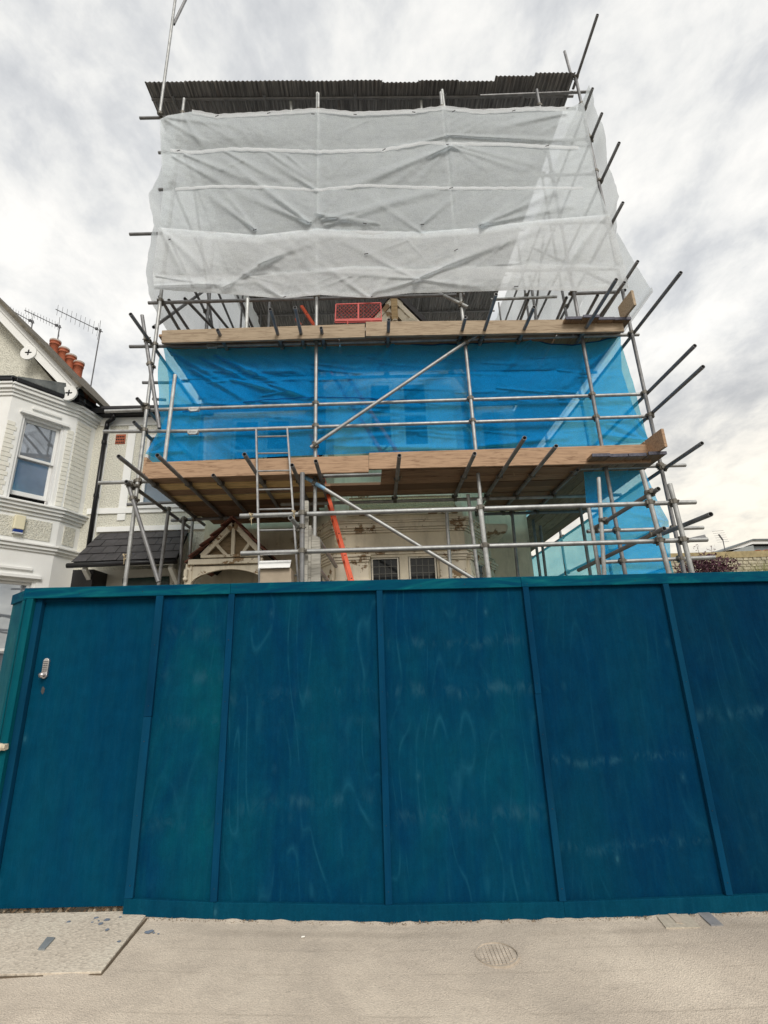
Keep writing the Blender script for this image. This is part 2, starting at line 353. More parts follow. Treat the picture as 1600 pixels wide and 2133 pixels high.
def tarmac():
    k = M_('worn pavement', .88, .2); v = k.pos(obj_off=False)
    big = k.noise(v, .9, 5, .6, .4); fine = k.noise(v, 95, 3, .7); gr = k.vor(v, 120)
    c = k.ramp(big, [(.3, (.47, .405, .335)), (.5, (.60, .515, .42)), (.68, (.72, .625, .51))])
    c = k.mix(.75, c, k.ramp(fine, [(.25, .62), (.5, .9), (.75, 1.15)]), 'MULTIPLY')
    sp_ = k.ramp(k.vor(v, 42), [(.05, 1.), (.13, 0.)]); c = k.mix(k.math('MULTIPLY', sp_, .5), c, (.80, .74, .63))
    dk = k.ramp(k.noise(v, 28, 4, .7), [(.60, 0.), (.7, 1.)]); c = k.mix(k.math('MULTIPLY', dk, .35), c, (.28, .245, .20))
    stn = k.ramp(k.noise(k.pos((1, 1.6, 1), False), 3.1, 7, .7, .6), [(.5, 0.), (.7, 1.)]); c = k.mix(k.math('MULTIPLY', stn, .42), c, (.38, .325, .27))
    cr = k.n('ShaderNodeTexVoronoi', feature='DISTANCE_TO_EDGE'); cv = k.n('ShaderNodeVectorMath', operation='ADD'); k.l(v, cv.inputs[0])
    wv = k.n('ShaderNodeTexNoise'); k.l(v, wv.inputs['Vector']); wv.inputs['Scale'].default_value = 5; wv.inputs['Detail'].default_value = 5
    wvs = k.n('ShaderNodeVectorMath', operation='SCALE'); k.l(wv.outputs['Color'], wvs.inputs[0]); wvs.inputs['Scale'].default_value = .25; k.l(wvs.outputs[0], cv.inputs[1])
    k.l(cv.outputs[0], cr.inputs['Vector']); cr.inputs['Scale'].default_value = .8
    cm = k.math('MULTIPLY', k.ramp(cr.outputs['Distance'], [(.0, 1.), (.006, 0.)]), k.ramp(k.noise(v, 1.6, 3), [(.5, 0.), (.56, 1.)]))
    c = k.mix(k.math('MULTIPLY', cm, .2), c, (.24, .20, .155))
    # laid strips and old patches: faint tonal steps
    g = k.n('ShaderNodeNewGeometry'); sx = k.n('ShaderNodeSeparateXYZ'); k.l(g.outputs['Position'], sx.inputs[0])
    yy = k.math('ADD', sx.outputs[1], k.math('MULTIPLY', k.noise(k.pos((1, .1, 1), False), 2.2, 4), .05))
    for y0, wd, a in ((3.98, .05, .35), (3.56, .012, .30), (3.22, .010, .35), (3.80, .015, .2)):
        m = k.ramp(k.math('DIVIDE', k.math('ABSOLUTE', k.math('SUBTRACT', yy, y0)), wd), [(.35, 1.), (1., 0.)])
        m = k.math('MULTIPLY', m, k.ramp(k.noise(v, 2.4, 3), [(.4, 0.), (.55, 1.)]))
        c = k.mix(k.math('MULTIPLY', m, a), c, (.33, .28, .225))
    k.col(c); k.bump(k.math('ADD', k.math('MULTIPLY', fine, .6), k.math('MULTIPLY', gr, .6)), .75, .006); return k.m
TAR = tarmac()
def slabm():
    k = M_('exposed aggregate slab', .85, .2); v = k.pos(obj_off=False)
    c = k.ramp(k.noise(v, 2, 5), [(.3, (.47, .41, .335)), (.7, (.55, .485, .40))]); st = k.vor(v, 55, out='Color')
    c = k.mix(.22, c, k.mix(1., st, (.5, .5, .5), 'SATURATION'), 'OVERLAY')
    d = k.ramp(k.vor(v, 38), [(.03, 1.), (.12, 0.)]); c = k.mix(k.math('MULTIPLY', d, .5), c, (.25, .20, .15))
    k.col(c); k.bump(k.vor(v, 55), .6, .006); return k.m
SLAB = slabm()
STONE = plain('rubble stone', (.42, .38, .28), .45, .85, 7, .6, dirt=(.55, .5, .4)); GREY = plain('grey cladding', (.16, .18, .19), .15, .6)
IRON = plain('cast iron cover', (.46, .395, .32), .25, .6, 14, .5); DEBRIS = plain('leaf litter', (.16, .095, .05), .5, .9, 30, .6)

# ------------------------------------------------------------------ ground
def grid_ground():
    v = []; f = []; nx, ny = 300, 90; x0, x1, y0, y1 = -4.2, 5.2, 1.9, 4.155
    for j in range(ny+1):
        for i in range(nx+1):
            x = x0+(x1-x0)*i/nx; y = y0+(y1-y0)*j/ny
            z = zg(x, y)+.006*mnoise.noise(Vector((x*2, y*2, 0)))+.0025*mnoise.noise(Vector((x*17, y*17, 3)))
            if j == ny and x > -1.75: z += .012*max(0, mnoise.noise(Vector((x*6, 0, 9))))
            if j >= ny-2 and x > -1.75: z += .012*(.4+mnoise.noise(Vector((x*9, 4, 1))))
            v.append((x, y, z))
    for j in range(ny):
        for i in range(nx):
            a = j*(nx+1)+i; f.append((a, a+1, a+nx+2, a+nx+1))
    o = put('pavement', mesh('pavement', v, f, True), None, TAR); o['kind'] = 'structure'
grid_ground()
k = M_('earth', .9, .2); k.col(k.ramp(k.noise(k.pos(obj_off=False), .6, 7, .6), [(.3, (.16, .14, .11)), (.7, (.26, .23, .18))]))
o = MB().box((-600, -600, -.6), (600, 900, -.26)).build('ground', k.m); o['kind'] = 'structure'
o = MB().box((-9, 4.25, -.3), (12, 14, -.12)).build('front_garden', k.m); o['kind'] = 'structure'
o = MB().box((-30, -12, -.3), (30, 1.6, -.22)).build('road', plain('road asphalt', (.075, .072, .068), .25, .9, 30, .5)); o['kind'] = 'structure'

# paving slab by the door
c4 = [G(-330, 2045), G(210, 2030), G(303, 1912), G(262, 1903), G(-330, 1915)]
lift = Vector((0, 0, .015))
mb = MB().prism([p+lift for p in c4][::-1], (0, 0, -.03)); s = mb.build('paving_slab', SLAB, bevel=.002)
tag(s, 'large pale exposed aggregate slab in the pavement in front of the door', 'paving slab')
# old joint round the slab
q = [G(-330, 2046), G(211, 2031.5), G(304, 1914)]
mb = MB()
for a, b in zip(q, q[1:]): mb.bar(a+Vector((0, -.004, .0)), b+Vector((.006, -.002, .0)), .012, .012)
j = mb.build('joint', plain('joint dirt', (.12, .09, .06), .3, .9)); j['kind'] = 'structure'; j.name = 'pavement_joint'
def flat(name, pts, m, h, label, cat, th=.02):
    o = MB().prism([G(*p)+Vector((0, 0, h)) for p in pts][::-1], (0, 0, -th)).build(name, m)
    return tag(o, label, cat)
flat('metal_plate', [(78, 1985), (97, 1960), (114, 1961), (92, 1985)], plain('dull zinc', (.22, .24, .25), .2, .5), .022, 'small grey metal plate set in the pale slab', 'plate')
flat('drain_channel_cover', [(1445, 1897), (1470, 1897), (1508, 1931), (1482, 1931)], plain('grey channel cover', (.25, .25, .26), .2, .6, dirt=(.4, .36, .3)), .012, 'grey strip cover in the pavement at the foot of the hoarding', 'drain cover')
flat('concrete_patch', [(1362, 1903), (1425, 1898), (1460, 1934), (1388, 1935)], plain('pale concrete patch', (.47, .42, .34), .15, .9, 40, .5), .008, 'pale concrete patch round a small triangular cover', 'patch')
flat('stop_tap_cover', [(1390, 1905), (1408, 1904), (1424, 1928), (1410, 1926)], IRON, .013, 'small triangular iron cover in the pale concrete patch', 'cover')
cc = G(1035, 1990)
mc = thing('manhole_cover', 'round cast iron inspection cover with square studs in the pavement', 'manhole cover', cc+Vector((0, 0, .004)))
R0 = .135
ring = MB().lathe(cc+Vector((0, 0, .004)), [(R0-.008, -.01), (R0-.008, .006), (R0, .006), (R0, -.01)], 40).build('rim', IRON, mc)
mb = MB().cyl(cc+Vector((0, 0, -.01)), cc+Vector((0, 0, .004)), R0-.012, n=36); mb.build('lid', IRON, mc)
mb = MB()
for i in range(-4, 5):
    for j in range(-4, 5):
        if math.hypot(i, j)*.024 < R0-.026: mb.box((cc.x+i*.024-.009, cc.y+j*.024-.009, cc.z+.003), (cc.x+i*.024+.009, cc.y+j*.024+.009, cc.z+.0085))
st_ = mb.build('stud', plain('worn iron stud', (.54, .465, .38), .2, .6, 14, .5), mc); st_['kind'] = 'stuff'
# paint splashes and litter
PAINTDROP = plain('dropped blue paint', (.17, .20, .25), .3, .6)
mb = MB()
for (px, py, r) in [(142, 1926, .016), (199, 1918, .018), (222, 1922, .022), (210, 1930, .018), (222, 1943, .016), (247, 1968, .012), (311, 1943, .028), (330, 1947, .008), (250, 1916, .01), (192, 1927, .008), (205, 1924, .007), (320, 1945, .008)]:
    p = G(px, py)+Vector((0, 0, .0185 if px < 300 else .007)); n = 9
    pl = [p+Vector((math.cos(t*2*math.pi/n)*r*random.uniform(.6, 1.2), math.sin(t*2*math.pi/n)*r*random.uniform(.5, 1.1), 0)) for t in range(n)]
    mb.prism(pl, (0, 0, -.003))
tag(mb.build('paint_splashes', PAINTDROP), 'scattered drops of dark blue paint on the slab by the door', 'paint', kind='stuff')
p = G(631, 1955); tag(MB().cyl(p+Vector((-.01, 0, .008)), p+Vector((.012, .004, .009)), .005, .004, 7).build('cigarette_end', plain('white paper', (.8, .78, .72), .05)), 'small white cigarette end lying on the pavement', 'litter')
p = G(268, 2044)
# leaf litter in the doorway
mb = MB()
for i in range(900):
    x = random.uniform(-3.3, -1.85); y = random.uniform(4.18, 4.42); z = zg(x, y)+random.uniform(.0, .03)+.02*max(0, (y-4.2)/.2)
    r = random.uniform(.006, .022); n = Vector((random.gauss(0, 1), random.gauss(0, 1), 1.4)).normalized(); u = n.orthogonal().normalized(); w = n.cross(u); c = Vector((x, y, z))
    mb.add([c-u*r, c+w*r*.4, c+u*r, c-w*r*.4], [(0, 1, 2, 3)])
tag(mb.build('leaf_litter', DEBRIS), 'dry brown leaf litter and rubble under the hoarding door', 'leaf litter', kind='stuff')
mb = MB()
for i in range(50):
    x = random.uniform(-3.2, -1.9); y = random.uniform(4.2, 4.3); s_ = random.uniform(.006, .02); z = zg(x, y)+.004
    mb.hexa([(x-s_, y-s_, z-s_), (x+s_, y-s_*.8, z-s_), (x+s_*.6, y-s_*.6, z+s_*.8), (x-s_*.5, y-s_*.7, z+s_*.6)], [(x-s_, y+s_, z-s_), (x+s_, y+s_, z-s_), (x+s_*.7, y+s_*.6, z+s_*.5), (x-s_*.6, y+s_*.8, z+s_*.7)])
tag(mb.build('rubble', plain('rubble bits', (.42, .34, .25), .4, .9)), 'small crumbs of stone along the threshold under the hoarding door', 'rubble', kind='stuff')

mb = MB(); rr0 = random.Random(8)
for i in range(1500):
    x = rr0.uniform(-1.8, 3.7); y = 4.118-abs(rr0.gauss(0, .018)); s_ = rr0.uniform(.0015, .0055)*(1.8 if rr0.random() < .05 else 1); z = zg(x, y)+s_*.3+.004; a = rr0.uniform(0, 3)
    q_ = [Vector((x+math.cos(a+k_*1.57)*s_*rr0.uniform(.7, 1.4), y+math.sin(a+k_*1.57)*s_*rr0.uniform(.6, 1.2), z-s_*.5)) for k_ in range(4)]; t_ = Vector((x, y, z+s_*rr0.uniform(.3, .9)))
    mb.add(q_+[t_], [(0, 1, 4), (1, 2, 4), (2, 3, 4), (3, 0, 4)])
tag(mb.build('grit', plain('dark grit', (.22, .17, .12), .6, .9, 40)), 'dark grit and bits of dirt gathered along the foot of the hoarding', 'grit', kind='stuff')

# ------------------------------------------------------------------ hoarding
HY = 4.15
HO = thing('hoarding', 'tall plywood site hoarding painted dark blue with vertical battens and a narrow door', 'hoarding', (.3, HY, 0))
bx = [-1.805, -1.205, .037, 1.28, 2.49, 3.72]
bz = [zg(x) for x in bx]
ttop = lambda x: 2.385 - .0085*(x+1.2)
for i in range(5):
    x0, x1 = bx[i], bx[i+1]
    mb = MB(); mb.hexa([(x0+.002, HY, bz[i]+.02), (x1-.002, HY, bz[i+1]+.02), (x1-.002, HY, ttop(x1)-.02), (x0+.002, HY, ttop(x0)-.02)], [(x0+.002, HY+.018, bz[i]+.02), (x1-.002, HY+.018, bz[i+1]+.02), (x1-.002, HY+.018, ttop(x1)-.02), (x0+.002, HY+.018, ttop(x0)-.02)])
    mb.build('plywood_panel', PLY[[0, 1, 2, 3, 4][i]], HO)
# battens (screw heads as real little recess-dark discs)
SCREW = plain('screw head', (.01, .03, .05), .2, .5)
def batten(xt, zt, xb, zb, w, m=BATT, y=HY-.002, split=None, d=.032):
    zs = [zb, zt] if split is None else [zb, split, zt]
    for k_ in range(len(zs)-1):
        a, b = zs[k_], zs[k_+1]; xa = xb+(xt-xb)*(a-zb)/(zt-zb); xc = xb+(xt-xb)*(b-zb)/(zt-zb); off = .002 if k_ else 0
        mb = MB().hexa([(xa-w/2+off, y-d, a+.001), (xa+w/2+off, y-d, a+.001), (xc+w/2+off, y-d, b-.001), (xc-w/2+off, y-d, b-.001)], [(xa-w/2+off, y, a+.001), (xa+w/2+off, y, a+.001), (xc+w/2+off, y, b-.001), (xc-w/2+off, y, b-.001)])
        o = mb.build('batten', m, HO, bevel=.0025)
        mb = MB(); z = a+.08
        while z < b: mb.cyl((xa+(xc-xa)*(z-a)/(b-a)+random.uniform(-.008, .008), y-d-.0012, z), (xa+(xc-xa)*(z-a)/(b-a), y-d+.002, z), .0038, n=8); z += random.uniform(.38, .52)
        s = mb.build('screw', SCREW, o)
TR = .088; BR = .105
for i in range(6):
    batten(bx[i]+.002, ttop(bx[i])-TR, bx[i], bz[i]+BR, .05 if i else .06, split=(1.36 if i == 0 else (1.42 if i == 3 else None)))
# rails in lengths
def rail(x0, x1, top, m, name):
    if top: q = [(x0+.001, HY-.036, ttop(x0)-TR), (x1-.001, HY-.036, ttop(x1)-TR), (x1-.001, HY-.036, ttop(x1)), (x0+.001, HY-.036, ttop(x0))]
    else: q = [(x0+.001, HY-.034, zg(x0)-.03), (x1-.001, HY-.034, zg(x1)-.03), (x1-.001, HY-.034, zg(x1)+BR-.001), (x0+.001, HY-.034, zg(x0)+BR-.001)]
    yb = HY+.02 if top else HY-.002
    mb = MB().hexa(q, [(a, yb, c) for a, b, c in q]); o = mb.build(name, m, HO, bevel=.003)
    mb = MB(); x = x0+.05
    while x < x1-.03:
        z = (ttop(x)-TR*random.uniform(.25, .75)) if top else zg(x)+BR*random.uniform(.3, .7); yy = HY-(.036 if top else .034)
        mb.cyl((x, yy-.0012, z), (x, yy+.002, z), .0038, n=8); x += random.uniform(.3, .6)
    mb.build('screw', SCREW, o)
for x0, x1 in ((-2.93, -1.215), (-1.215, 1.25), (1.25, 3.72)): rail(x0, x1, True, RAIL, 'top_rail')
for xs in ((-1.835, -1.8, -1.2), (-1.2, .03, 1.283), (1.283, 2.47, 3.72)):
    mb = MB(); n_ = len(xs)
    for y_ in (HY-.034, HY-.002):
        for x_ in xs: mb.v += [Vector((x_, y_, zg(x_)-.03)), Vector((x_, y_, zg(x_)+BR-.001))]
    for i_ in range(n_-1):
        a = 2*i_; b = a+2*n_; mb.f += [(a, a+2, a+3, a+1), (b, b+1, b+3, b+2), (a+1, a+3, b+3, b+1), (a, b, b+2, a+2)]
    mb.f += [(0, 1, 2*n_+1, 2*n_), (2*n_-2, 4*n_-2, 4*n_-1, 2*n_-1)]
    for v_ in mb.v: v_.x += .001 if v_.x == xs[0] else (-.001 if v_.x == xs[-1] else 0)
    mb.build('plinth_rail', RAILDK, HO, bevel=.003)
# door bay: posts, header recess, door
zd = .115
MB().box((-2.90, HY-.034, .09), (-2.845, HY+.02, ttop(-2.9)-TR)).build('door_post', BATTEAL, HO, bevel=.003)
MB().box((-2.843, HY+.002, .09), (-2.79, HY+.06, ttop(-2.9)-.03)).build('door_frame', BATT, HO, bevel=.003)
MB().box((-2.788, HY+.028, ttop(-2.4)-TR-.02), (-1.838, HY+.06, ttop(-2.4)-.03)).build('door_header', BATT, HO, bevel=.003)
DR = MB().hexa([(-2.785, HY+.042, zd), (-1.79, HY+.042, zd-.02), (-1.79, HY+.042, 2.33), (-2.785, HY+.042, 2.33)], [(-2.785, HY+.066, zd), (-1.79, HY+.066, zd-.02), (-1.79, HY+.066, 2.33), (-2.785, HY+.066, 2.33)]).build('door', PLYDOOR, HO, bevel=.002)
lk = P(97, 1392, Y=HY+.042)
mb = MB(); n = 16; pl = []
for t in range(n*2):
    a = math.pi*t/n; s_ = 1 if math.sin(a) >= 0 else -1
    pl.append((lk.x+math.cos(a)*.024, HY+.041, lk.z+s_*.055+math.sin(a)*.024))
mb.prism(pl, (0, -.02, 0)); LK = mb.build('code_lock', CHROME, DR, bevel=.003)
mb = MB()
for r_ in range(6):
    for c_ in range(2):
        mb.box((lk.x-.015+c_*.018, HY+.013, lk.z+.048-r_*.0145), (lk.x-.003+c_*.018, HY+.021, lk.z+.055-r_*.0145))
B_ = mb.build('button', plain('dark lock buttons', (.12, .12, .13), .2, .4), DR)
MB().cyl((lk.x-.004, HY+.022, lk.z-.052), (lk.x-.004, HY-.012, lk.z-.052), .017, .019, 16).build('lock_knob', CHROME, DR, True)
rs = MB(); pl = [(lk.x+.0+math.cos(t)*.016*random.uniform(.7, 1.3), HY+.0405, lk.z-.17+math.sin(t)*.03*random.uniform(.7, 1.2)) for t in [i*2*math.pi/11 for i in range(11)]]
rs.prism(pl, (0, .001, 0)); rs.build('rust_stain', plain('rusty bruise', (.045, .06, .07), .5, .8, 30, dirt=(.10, .06, .045), dirt_amt=.8), DR)
# return section on the left
A_ = Vector((-2.905, HY-.03, 0)); B2 = P(30, 1243, Z=2.37); B2 = Vector((B2.x, B2.y, 0))
fr = Frame((B2.x, B2.y), (A_.x, A_.y))
fr.box(MB(), 0, fr.w-.004, 1.14, 2.30, -.02, 0).build('plywood_panel', PLYLEFT, HO)
fr.box(MB(), 0, fr.w-.004, -.1, 1.06, -.03, -.008).build('plywood_panel', PLYDOOR, HO)
fr.box(MB(), -.02, fr.w-.002, 2.30, 2.385, -.03, .012).build('top_rail', RAIL, HO, bevel=.003)
fr.box(MB(), fr.w-.06, fr.w-.006, .0, 2.298, .002, .012).build('batten', BATTEAL, HO, bevel=.002)
# broken coping stone poking out at the left edge
cp = P(-2, 1557, Y=4.10); mb = MB(); rr = random.Random(3)
ring = []
for i, xx in enumerate((-.22, -.08, .0, .035, .055)):
    ring.append([Vector((cp.x+xx, cp.y+yy*(1-.14*i)+rr.uniform(-.006, .006), cp.z+zz_*(1-.12*i)+rr.uniform(-.006, .006))) for yy, zz_ in ((-.05, -.035), (-.06, 0), (-.045, .035), (.05, .04), (.05, -.04))])
for a, b in zip(ring, ring[1:]):
    mb.add(a+b, [(i, (i+1) % 5, 5+(i+1) % 5, 5+i) for i in range(5)])
mb.add(ring[-1], [(0, 1, 2, 3, 4)]); mb.add(ring[0], [(4, 3, 2, 1, 0)])
tag(mb.build('coping_stone', plain('broken stone', (.58, .5, .38), .35, .9, 25, .8)), 'broken cream coping stone poking through the left end of the hoarding', 'stone')

# ------------------------------------------------------------------ scaffold
SF = thing('scaffold', 'galvanised tube and board scaffold wrapped round the house front behind the hoarding', 'scaffold', (.4, 5.8, 0))
def pipe_mesh(n=14):
    v = []; f = []
    for r, z in ((1, 0), (1, 1), (.86, 1), (.86, 0)):
        v += [(r*math.cos(k*2*math.pi/n), r*math.sin(k*2*math.pi/n), z) for k in range(n)]
    for j in range(4):
        for k in range(n): f.append((j*n+k, j*n+(k+1) % n, ((j+1) % 4)*n+(k+1) % n, ((j+1) % 4)*n+k))
    me = bpy.data.meshes.new('pipe'); me.from_pydata(v, [], f)
    bm = bmesh.new(); bm.from_mesh(me); bmesh.ops.recalc_face_normals(bm, faces=bm.faces); bm.to_mesh(me); bm.free()
    for p in me.polygons: p.use_smooth = abs(p.normal.z) < .5
    return me
_pm = {}
def pipe(m):
    if m.name not in _pm: me = pipe_mesh(); me.materials.append(m); _pm[m.name] = me
    return _pm[m.name]
TB = []
def tube(name, a, b, m=TUBE, r=.0242, parent=None, reg=True):
    a = Vector(a); b = Vector(b); d = b-a; q = d.to_track_quat('Z', 'Y').to_matrix().to_4x4()
    mw = Matrix.Translation(a) @ q @ Matrix.Diagonal((r, r, d.length, 1))
    o = put(name, pipe(m), parent or SF, None, mw)
    if reg: TB.append((a, b))
    return o
def tp(name, p0, p1, Y, Y1=None, m=TUBE, **k):
    return tube(name, P(*p0, Y=Y), P(*p1, Y=Y if Y1 is None else Y1), m, **k)
SY = 5.8; LY = 5.85
# standards, front row
ZT = 11.05
for x, z1 in ((-2.96, 10.9), (-.72, 11.0), (1.37, 11.0), (3.04, 11.05), (3.765, 11.35)):
    # each standard is two tubes, joined one above the other, as bought lengths
    zs = 6.84
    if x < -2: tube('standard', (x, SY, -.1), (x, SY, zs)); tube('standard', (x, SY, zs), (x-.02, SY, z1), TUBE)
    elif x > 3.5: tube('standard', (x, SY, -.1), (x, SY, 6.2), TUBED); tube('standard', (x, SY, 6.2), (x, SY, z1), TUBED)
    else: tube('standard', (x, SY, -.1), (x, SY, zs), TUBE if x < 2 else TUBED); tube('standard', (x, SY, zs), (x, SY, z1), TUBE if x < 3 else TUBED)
# ledgers and guard rails of the front row
tp('ledger', (206, 1006), (845, 987), LY); tp('ledger', (845, 987), (1428, 969), LY, m=TUBE)
tp('guard_rail', (216, 899), (395, 898), LY); tp('guard_rail', (395, 898), (1362, 867), LY)
tp('guard_rail', (219, 857), (405, 851), LY); tp('guard_rail', (405, 851), (1345, 821), LY)
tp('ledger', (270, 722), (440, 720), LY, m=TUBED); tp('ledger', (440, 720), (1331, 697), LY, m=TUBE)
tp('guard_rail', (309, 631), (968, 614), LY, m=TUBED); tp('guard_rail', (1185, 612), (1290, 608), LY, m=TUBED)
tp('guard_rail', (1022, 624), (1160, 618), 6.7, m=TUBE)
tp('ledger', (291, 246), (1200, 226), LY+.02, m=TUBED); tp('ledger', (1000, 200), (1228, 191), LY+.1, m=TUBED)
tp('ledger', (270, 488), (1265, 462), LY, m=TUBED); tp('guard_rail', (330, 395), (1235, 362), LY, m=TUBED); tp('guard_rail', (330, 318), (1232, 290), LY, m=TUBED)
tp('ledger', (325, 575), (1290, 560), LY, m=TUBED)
# outrigger frame just behind the hoarding
NY = 4.80
tp('ledger', (500, 1075), (1449, 1046), NY); tp('ledger', (502, 1153), (1473, 1124), NY)
for (p0, p1, yy, m) in (((630, 985), (629, 1215), NY-.05, TUBED), ((1337, 980), (1394, 1195), NY-.05, TUBE), ((1395, 1008), (1441, 1190), NY-.05, TUBE), ((998, 1040), (1018, 1200), NY-.05, WEATH and TUBEL)):
    a = P(*p0, Y=yy); b = P(*p1, Y=yy); d = (b-a).normalized(); tube('standard', a, b+d*2.2, m, r=.0242)
tp('standard', (1247, 995), (1265, 1300), 5.6, m=TUBEL); tp('standard', (1225, 1050), (1266, 1300), 5.7, m=TUBE)
tp('guard_rail', (1223, 1107), (1465, 1099), LY, m=TUBE); tp('guard_rail', (1254, 1171), (1489, 1161), LY, m=TUBE)
tp('transom', (1372, 1018), (1236, 1102), 4.66, 5.9, m=TUBED); tp('transom', (1481, 1071), (1380, 1112), 4.45, 5.4, m=TUBED)
tp('transom', (1384, 1101), (1205, 1188), 4.64, 6.4, m=TUBED); tp('transom', (1470, 1118), (1425, 1128), 4.9, 5.0, m=TUBED, reg=False)
# transoms lift one
for x, y0, y1 in ((-2.76, 4.93, 7.7), (-2.34, 4.93, 7.5), (-1.40, 4.96, 7.4), (-1.93, 5.55, 7.5), (-.93, 5.3, 7.3), (-.64, 5.2, 6.5), (.325, 5.1, 6.6), (1.19, 5.1, 6.6), (1.655, 4.72, 7.4), (2.08, 4.95, 7.4), (2.62, 5.7, 7.6)):
    tube('transom', (x, y0, 3.955), (x, y1, 3.955), TUBED)
# transoms lift two
for x, y0, y1 in ((-2.0, 5.5, 7.4), (-1.22, 5.12, 7.4), (-.905, 5.1, 7.4), (-.62, 5.5, 6.7), (.285, 5.36, 6.7), (1.30, 5.34, 6.7), (1.61, 4.93, 6.7), (2.16, 5.17, 7.2), (3.02, 4.72, 6.9)):
    tube('transom', (x, y0, 6.02), (x, y1, 6.02), TUBED)
tp('transom', (1301, 588), (1240, 672), 5.45, 6.4, m=TUBED)
# left and right side ledgers running back
for z, y0 in ((6.09, 4.70), (5.11, 4.78), (4.80, 4.74), (3.99, 5.05)):
    tube('side_ledger', (3.815, y0, z), (3.815, 8.6, z), TUBED); tube('side_ledger', (3.815, 8.6, z), (3.815, 12, z), TUBED)
for z in (3.28, 2.75): tube('side_ledger', (3.815, 6.2, z), (3.815, 12, z), TUBED)
for z, y0 in ((6.95, 5.4), (8.05, 5.42), (8.95, 5.2), (9.9, 5.42), (10.6, 5.5)): tube('side_ledger', (3.815, y0, z), (3.815, 12, z), TUBED)
for y in (7.6, 9.4, 11.4):
    tube('standard', (3.765, y, -.1), (3.765, y, 6.2), TUBED); tube('standard', (3.765, y, 6.2), (3.765, y, 11.4), TUBED); tube('standard', (2.83, y+.6, -.1), (2.83, y+.6, 6.2), TUBED)
for z in (6.05, 5.08, 4.74, 3.93, 6.9, 8.05, 9.0, 10.): tube('side_ledger', (-3.01, 5.86 if z > 6.5 else (5.2 if z > 6 else 5.62), z), (-3.01, 7.75 if z < 7 else 11.5, z), TUBED)
for y in (7.55, 9.6, 11.4): tube('standard', (-2.96, y, 6.2), (-2.96, y, 11.3), TUBED)
tube('standard', (-2.9, 7.55, -.1), (-2.9, 7.55, 6.2), TUBE)
# braces on the side nets
for a, b in (((3.87, 5.9, 6.9), (3.87, 8.9, 10.8)), ((3.87, 11.3, 6.9), (3.87, 8.2, 10.4)), ((-3.06, 5.9, 6.4), (-3.06, 8.4, 9.6)), ((-3.06, 9.3, 6.6), (-3.06, 6.4, 10.4)), ((-3.06, 9.7, 6.6), (-3.06, 11.3, 10.4))):
    tube('side_brace', a, b, TUBED, reg=False)
# inner standards by the wall
for (p0, p1, yy) in (((352, 1056), (331, 1215), 6.75), ((383, 1076), (373, 1215), 7.2), ((1066, 1062), (1079, 1199), 7.3), ((1125, 1095), (1137, 1197), 8.2), ((1208, 1056), (1230, 1197), 6.9), ((930, 1060), (938, 1190), 6.45), ((975, 1030), (995, 1195), 6.2)):
    a = P(*p0, Y=yy); b = P(*p1, Y=yy); tube('standard', a, b+(b-a).normalized()*2.4, TUBED if yy > 6.5 else TUBE)
tp('ledger', (265, 1051), (480, 1040), 6.75, m=TUBED); tp('ledger', (357, 1084), (560, 1075), 7.25, m=TUBED)
tube('ledger', (-1.3, 6.58, 3.90), (3.6, 6.58, 3.90), TUBE); tube('ledger', (-2.9, 6.62, 5.97), (3.6, 6.62, 5.97), TUBED)
tube('ledger', (.9, 7.35, 3.9), (3.6, 7.35, 3.9), TUBED)
tp('stub', (297, 797), (372, 797), 6.6, m=TUBED); tp('stub', (318, 831), (345, 833), 6.9, m=TUBED, reg=False)
# left: leaning tubes
tp('brace', (296, 657), (332, 892), 5.72, 5.72, m=TUBED); tp('brace', (268, 1012), (330, 1212), 5.72, 5.72, m=TUBED)
tp('standard', (365, 781), (340, 985), 5.74, m=TUBEL); tp('standard', (516, 622), (513, 692), 5.74, m=TUBEL)
tp('roof_prop', (333, 238), (371, -45), 5.80); tp('brace', (362, 50), (392, -12), 5.86, 5.95, m=TUBED)
# long diagonal braces
tp('brace', (647, 932), (1001, 692), 5.74, m=TUBE)
a = P(636, 994, Y=5.74); b = P(990, 1208, Y=5.70); tube('brace', a, b+(b-a)*.35, TUBE)
d_ = (b-a).normalized(); tube('blue_tube_end', a-d_*.002, a+d_*.30, TUBEB, r=.0252, reg=False)
tp('brace', (903, 605), (975, 640), 5.9, 5.74, m=TUBE)
# lower outrigger stubs by the orange ladder
for (p0, p1, y0, y1) in (((605, 1078), (628, 1106), 4.55, 4.85), ((662, 1122), (700, 1180), 5.3, 6.3), ((662, 1182), (690, 1220), 5.3, 6.1)):
    tp('transom', p0, p1, y0, y1, m=TUBE)
# raised roof tubes
tube('roof_prop', P(1245, 30, X=3.79), P(1194, 185, X=3.79), TUBED); tp('roof_prop', (1176, 107), (1192, 165), 6.3, 6.3, m=TUBED)
# underroof short props
for (p0, p1) in (((605, 178), (606, 232)), ((875, 172), (877, 226)), ((838, 233), (842, 206))): pass
tp('roof_prop', (604, 184), (607, 236), 6.15, m=TUBEL); tp('roof_prop', (876, 176), (878, 230), 6.15, m=TUBEL); tp('roof_prop', (661, 194), (661, 236), 5.82, m=TUBEL, reg=False); tp('roof_prop', (921, 188), (926, 228), 5.82, m=TUBEL, reg=False)
